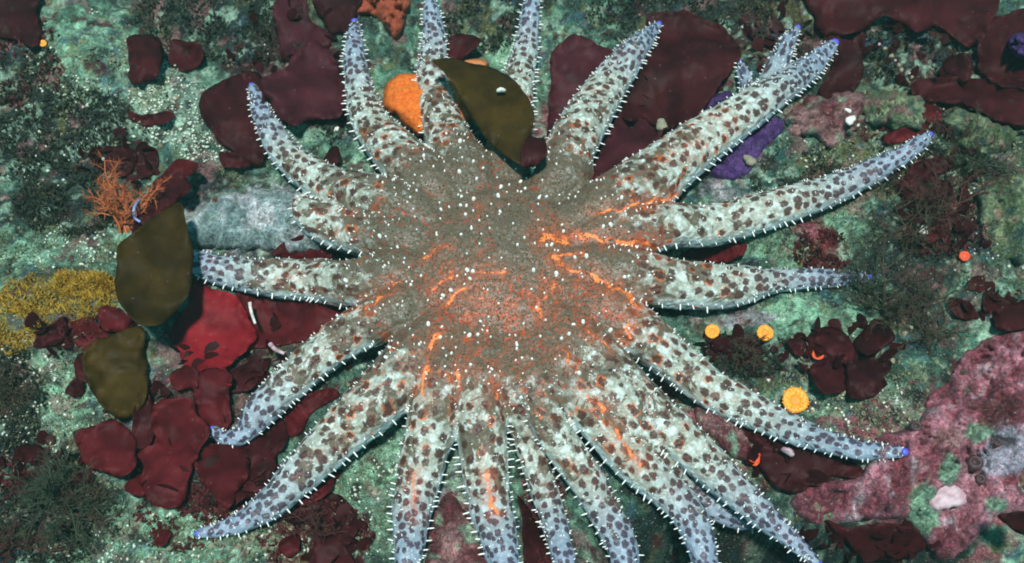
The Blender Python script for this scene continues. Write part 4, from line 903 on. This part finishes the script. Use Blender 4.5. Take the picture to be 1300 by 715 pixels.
worm([(176, 255), (171, 262), (170, 275), (178, 282)], 2.2, plain('lilac_tube', (0.35, 0.36, 0.5), (0.2, 0.24, 0.6), 300), 'curled lilac worm tube above the upper olive kelp', lift=.03)
Q = [(1118, 57), (1124, 64), (1131, 70), (1137, 76), (1141, 83), (1147, 90), (1154, 95), (1159, 98)]
bead = empty('knobbed_worm_tube', on_reef(np.array([1138.]), np.array([78.]), .03)[0]); tag(bead, 'string of pale beads hanging in the shade behind the pink rock', 'egg string')
M_buff = plain('buff_bead', (0.30, 0.25, 0.17), (0.18, 0.16, 0.10), 300)
for k, (x, y) in enumerate(Q):
    p = on_reef(np.array([float(x)]), np.array([float(y)]), .03)[0]
    V, F = lathe([(0.0001, -.0028), (.0022, -.0018), (.0030, 0), (.0022, .0018), (.0001, .0028)], 8, .2, k)
    V = [(a * (.6 + .6 * rnd.random()), b * (.7 + .5 * rnd.random()), c) for a, b, c in V]
    o = mesh_obj('bead', V, F, M_buff if k % 3 else M_pinkshell, bead); o.location = Vector(p) - bead.location + Vector((rnd.uniform(-.0025, .0025), rnd.uniform(-.0025, .0025), 0)); q = rnd.uniform(.6, 1.15); o.scale = (q, q, q)

# ------------------------------------------------------------------ branching growth
def growth(base, n_main, length, spread, branch, levels, r0, tilt=0.9, fan=None, curl=0.25, sub=0.55, seg=6, seed=1):
    rr = random.Random(seed); paths = []
    def grow(p, d, L, r, lev):
        P = [np.array(p)]; rs = [r]; d = np.array(d, float)
        for k in range(seg):
            d = d + np.array([rr.gauss(0, curl), rr.gauss(0, curl), rr.gauss(0, curl) * 0.6 + 0.03]); d /= np.linalg.norm(d)
            P.append(P[-1] + d * L / seg); rs.append(r * (1 - 0.75 * (k + 1) / seg) + r * 0.1)
            if lev > 0 and k >= 1:
                for b in range(branch):
                    s = d + np.array([rr.gauss(0, .8), rr.gauss(0, .8), rr.gauss(0, .5)])
                    grow(P[-1], s / np.linalg.norm(s), L * sub * rr.uniform(0.5, 1.0) * (1 - 0.35 * k / seg), rs[-1] * 0.7, lev - 1)
        paths.append((P, rs))
    for i in range(n_main):
        a = 2 * math.pi * (i + rr.random()) / n_main if fan is None else rr.uniform(*fan)
        e = tilt * math.sqrt(rr.random()); d = (math.cos(a) * math.sin(e), math.sin(a) * math.sin(e), math.cos(e))
        grow(np.array(base) + np.array([rr.gauss(0, spread), rr.gauss(0, spread), 0]), d, length * rr.uniform(.6, 1.1), r0, levels)
    return paths
def brushy(name, a, b): 
    t = NT(name); return t.done(t.mix(t.noise(90, 3), a, b), 0.6, None, 0.3)
M_feather = brushy('feathery_weed', (0.028, 0.026, 0.017), (0.085, 0.060, 0.036))
M_feather2 = brushy('green_feathery_weed', (0.020, 0.034, 0.022), (0.060, 0.080, 0.046))
M_feather3 = brushy('reddish_feathery_weed', (0.045, 0.012, 0.012), (0.085, 0.030, 0.024))
M_coral = brushy('orange_bryozoan', (0.30, 0.065, 0.022), (0.46, 0.14, 0.05))
def tuft(px, py, size, mat, label, n=16, seed=1, fan=None, tilt=1.25, branch=2, levels=2, r0=0.0011, curl=.22, z=0.0):
    p = on_reef(np.array([float(px)]), np.array([float(py)]), z)[0]
    root = empty('feathery_seaweed', p); tag(root, label, 'seaweed', 'feathery seaweed tufts')
    paths = growth((0, 0, 0), n, size, size * 0.13, branch, levels, r0, tilt, fan, curl, 0.5, 6, seed)
    V, F = lathe([(size * .16, -size * .15), (size * .14, 0), (size * .07, size * .05), (0.0001, size * .06)], 12, .2, seed); mesh_obj('holdfast', V, F, mat, root)
    V, F = tubes_mesh(paths, 3); o = mesh_obj('frond', V, F, mat, root); tag(o, kind='stuff')
tuft(1135, 395, 0.075, M_feather, 'big bushy dark feathery seaweed beside the right arm tip', 15, 1)
tuft(1105, 375, 0.045, M_feather2, 'low feathery seaweed just right of the straight arm tip', 12, 2)
tuft(1150, 300, 0.062, M_feather, 'tall dark feathery seaweed above the big bushy one', 11, 3)
tuft(1212, 262, 0.060, M_feather3, 'reddish brown feathery seaweed near the small white shell', 11, 4)
tuft(1240, 205, 0.045, M_feather2, 'thin green feathery seaweed at right on the slope', 14, 5)
tuft(1180, 425, 0.045, M_feather, 'sprawling feathery seaweed just above the pale green hollow', 12, 6)
tuft(1215, 180, 0.030, M_feather3, 'little reddish tuft beyond the tip of the long right arm', 10, 7)
tuft(80, 640, 0.060, M_feather2, 'round dark green feathery tuft at lower left', 24, 8)
tuft(120, 650, 0.040, M_feather, 'brownish tuft leaning against the round green one', 14, 9)
tuft(15, 500, 0.045, M_feather, 'brown feathery tuft at the left edge', 14, 10)
tuft(20, 690, 0.045, M_feather3, 'reddish tuft in the lower left corner', 12, 11)
tuft(1000, 240, 0.022, M_feather2, 'tiny green tuft between the forked arm and the long right arm', 9, 12)
tuft(405, 680, 0.035, M_feather3, 'reddish tuft on sand at the bottom left of the star', 12, 13)
tuft(945, 455, 0.026, M_feather, 'small dark tuft below the right cup coral of the pair', 10, 14)

p = on_reef(np.array([160.]), np.array([285.]), 0.004)[0]
root = empty('branching_bryozoan', p); tag(root, 'orange branching bryozoan fan above the yellow patch', 'bryozoan')
paths = growth((0, 0, 0), 13, 0.062, 0.009, 2, 2, 0.0016, 1.25, (0.9, 3.5), .25, .5, 6, 31)
V, F = tubes_mesh(paths, 4); tag(mesh_obj('branch', V, F, M_coral, root), kind='stuff')
V, F = lathe([(.009, -.008), (.008, 0), (.004, .004), (.0001, .005)], 12, .2, 2); mesh_obj('holdfast', V, F, M_coral, root)

# ------------------------------------------------------------------ ground cover nobody could count
def cover(name, label, n, where, build, mat, dark=None, seed=3):
    r2 = np.random.default_rng(seed); V, F, Cc = [], [], []
    per = max(1, n // len(where))
    for (cx, cy, rx, ry, wgt) in where:
        k = int(per * wgt); a = r2.uniform(0, 2 * math.pi, k); q = np.sqrt(r2.uniform(0, 1, k)) * 1.05
        X = cx + rx * q * np.cos(a); Y = cy + ry * q * np.sin(a)
        P = on_reef(X, Y, 0.0)
        keep = n2(P[:, 0], P[:, 1], 45, seed) > -0.25
        for p in P[keep]: build(p, V, F, r2)
    o = mesh_obj(name, V, F, mat); tag(o, label, None, None, 'stuff'); return o
def sprig(h, w):
    def f(p, V, F, r2):
        for s in range(3):
            a = r2.uniform(0, 2 * math.pi); e = np.array([math.cos(a), math.sin(a), 0]); L = h * r2.uniform(.5, 1.3); lean = r2.uniform(-.7, .7, 2)
            o = len(V); b = p - np.array([0, 0, .001]); q = b + np.array([lean[0] * L * .4, lean[1] * L * .4, L * .6]); tip = b + np.array([lean[0] * L, lean[1] * L, L])
            ww = w * r2.uniform(.6, 1.4)
            V += [b - e * ww * .5, b + e * ww * .5, q + e * ww * .6, q - e * ww * .6, tip]; F += [(o, o + 1, o + 2, o + 3), (o + 3, o + 2, o + 4)]
    return f
M_turf = brushy('dark_turf', (0.010, 0.019, 0.014), (0.052, 0.062, 0.042))
M_turf2 = brushy('pale_turf', (0.12, 0.17, 0.10), (0.22, 0.26, 0.15))
M_turf3 = brushy('red_turf', (0.07, 0.012, 0.016), (0.11, 0.022, 0.024))
M_turf4 = brushy('yellow_turf', (0.46, 0.26, 0.015), (0.36, 0.25, 0.05))
cover('algal_turf', 'short dark algal turf over the shaded reef', 15000, [(300, 30, 130, 52, 1.6), (75, 175, 110, 62, 1.8), (25, 95, 50, 50, .8), (900, 20, 150, 45, 1.2), (1150, 70, 150, 40, 1), (15, 520, 42, 80, .7), (60, 660, 90, 55, .9), (1190, 240, 80, 90, 1.2), (420, 90, 50, 90, .8), (620, 25, 60, 40, .7), (90, 260, 70, 40, 1), (950, 450, 50, 30, .5), (1010, 225, 60, 30, .5)], sprig(.0062, .0014), M_turf, seed=3)
cover('pale_turf', 'short pale green turf over the open reef', 7000, [(1130, 190, 140, 50, 1.3), (1262, 280, 60, 110, 1.3), (1080, 520, 110, 60, 1), (60, 320, 90, 30, .8), (100, 70, 70, 60, .8), (1030, 290, 90, 40, .9), (470, 610, 50, 90, .8), (230, 690, 200, 30, 1), (70, 520, 90, 70, 1), (350, 215, 70, 20, .6)], sprig(.0045, .0010), M_turf2, seed=4)
cover('red_turf', 'short red algal turf in patches', 5000, [(400, 680, 70, 45, 1), (1045, 320, 36, 26, .8), (300, 640, 90, 25, .8), (40, 610, 60, 40, .8), (1150, 150, 120, 30, .8), (230, 660, 60, 40, .6), (1200, 290, 50, 60, .8), (120, 430, 60, 30, .7), (690, 640, 25, 80, .5), (30, 80, 50, 60, .7)], sprig(.006, .0022), M_turf3, seed=5)
cover('yellow_sponge_fur', 'yellow furry hydroid patch left of the olive kelp', 2600, [(75, 380, 72, 34, 1.2), (105, 362, 42, 16, 1), (10, 415, 40, 36, .8)], sprig(.0055, .0010), M_turf4, seed=6)
def leaf(h0, h1):
    def f(p, V, F, r2):
        L = r2.uniform(h0, h1); a = r2.uniform(0, 2 * math.pi); e = np.array([math.cos(a), math.sin(a), 0]); q = np.array([-e[1], e[0], 0]); lean = r2.uniform(.2, 1.0); up = e * lean + np.array([0, 0, 1 - .6 * lean]); o = len(V); b = p - np.array([0, 0, .001]); bend = r2.uniform(-.3, .3)
        V.append(b)
        for u, w in ((.35, .34), (.7, .5), (.95, .3), (1.05, 0), (.9, -.33), (.65, -.48), (.3, -.3)): V.append(b + up * L * u + q * L * w * r2.uniform(.8, 1.2) + np.array([0, 0, bend * L * w * w * 2]))
        V.append(b + up * L * .6 + np.array([0, 0, .0012]))
        for k in range(8): F.append((o + k, o + (k + 1) % 8, o + 8))
    return f
def chip(s0, s1):
    def f(p, V, F, r2):
        s = s0 + (s1 - s0) * r2.random() ** 3; o = len(V); q = p + np.array([0, 0, s * .3]); A = r2.uniform(-1, 1, (6, 3)) * .35 * s
        for d, j in zip(((s, 0, 0), (-s, 0, 0), (0, s, 0), (0, -s, 0), (0, 0, s * .7), (0, 0, -s * .7)), A): V.append(q + np.array(d) + j)
        for a, b, c in ((0, 2, 4), (2, 1, 4), (1, 3, 4), (3, 0, 4), (2, 0, 5), (1, 2, 5), (3, 1, 5), (0, 3, 5)): F.append((o + a, o + b, o + c))
    return f
M_grit = plain('shell_grit', (0.62, 0.68, 0.58), (0.36, 0.44, 0.34), 400, 0.3, 0.3, 0.001)
M_grit2 = plain('dark_grit', (0.06, 0.07, 0.05), (0.16, 0.13, 0.10), 400, 0.5, 0.3, 0.001)
o = cover('shell_grit', 'pale shell grit and sand grains scattered over the reef', 5200, [(215, 130, 50, 52, 2.0), (110, 75, 75, 60, 1.2), (260, 185, 40, 20, .8), (60, 500, 90, 70, 1.5), (470, 610, 50, 90, .8), (230, 685, 190, 32, 1.2), (60, 315, 90, 30, 1), (1110, 530, 90, 50, .7), (1130, 180, 140, 50, .7), (650, 360, 640, 350, 1.5), (75, 175, 110, 60, .35), (1262, 280, 60, 110, .6)], chip(.0004, .0026), M_grit, seed=8)
o = cover('dark_grit', 'dark grit scattered over the sandy patches', 2600, [(215, 130, 60, 60, 1), (60, 500, 100, 80, 1), (470, 610, 50, 90, 1), (230, 685, 190, 32, 1), (1110, 530, 90, 50, 1), (650, 360, 640, 350, 2)], chip(.0006, .0020), M_grit2, seed=9)

M_litter = plain('reef_litter', (0.09, 0.12, 0.07), (0.22, 0.20, 0.13), 70, 0.6, 0.2, 0.001, 0.3)
cover('reef_litter', 'small drab flakes and scraps littering the reef', 4200, [(650, 360, 660, 370, 2.0), (110, 100, 120, 90, 1), (1150, 200, 160, 80, 1.2), (1120, 500, 140, 90, 1), (90, 560, 120, 140, 1), (300, 690, 220, 30, .6)], leaf(.0018, .0055), M_litter, seed=15)
cover('seaweed_litter', 'small red seaweed lobes crowding round the larger blades', 1500, [(240, 570, 120, 80, 1.6), (330, 450, 110, 40, 1), (110, 430, 70, 40, .7), (400, 690, 70, 40, .7), (1070, 450, 60, 36, .7), (1010, 592, 60, 26, .5), (1200, 60, 110, 60, 1.2), (1000, 50, 60, 50, .8), (840, 120, 90, 80, .9), (380, 80, 80, 70, .9), (150, 210, 50, 30, .7), (50, 600, 60, 40, .7), (1240, 150, 70, 30, .6), (940, 440, 50, 30, .6), (1200, 270, 60, 60, .7), (1100, 690, 110, 30, .6), (1270, 400, 40, 30, .6)], leaf(.006, .019), M_maroon, seed=12)
# ------------------------------------------------------------------ the water itself
bm = bmesh.new(); bmesh.ops.create_cube(bm, size=1.0)
for v in bm.verts: v.co = Vector((v.co.x * 13.4, v.co.y * 13.4, -1.75 if v.co.z < 0 else 1.25))
me = bpy.data.meshes.new('haze'); bm.to_mesh(me); bm.free()
hz = bpy.data.objects.new('haze', me); COL.objects.link(hz); tag(hz, 'faintly milky green sea water', None, None, 'stuff')
hm = bpy.data.materials.new('sea_water'); hm.use_nodes = True; hn = hm.node_tree.nodes; hn.remove(hn['Principled BSDF'])
pv = hn.new('ShaderNodeVolumePrincipled'); pv.inputs['Color'].default_value = (0.45, 0.90, 0.82, 1); pv.inputs['Density'].default_value = 0.021
hm.node_tree.links.new(pv.outputs[0], hn['Material Output'].inputs['Volume']); me.materials.append(hm)
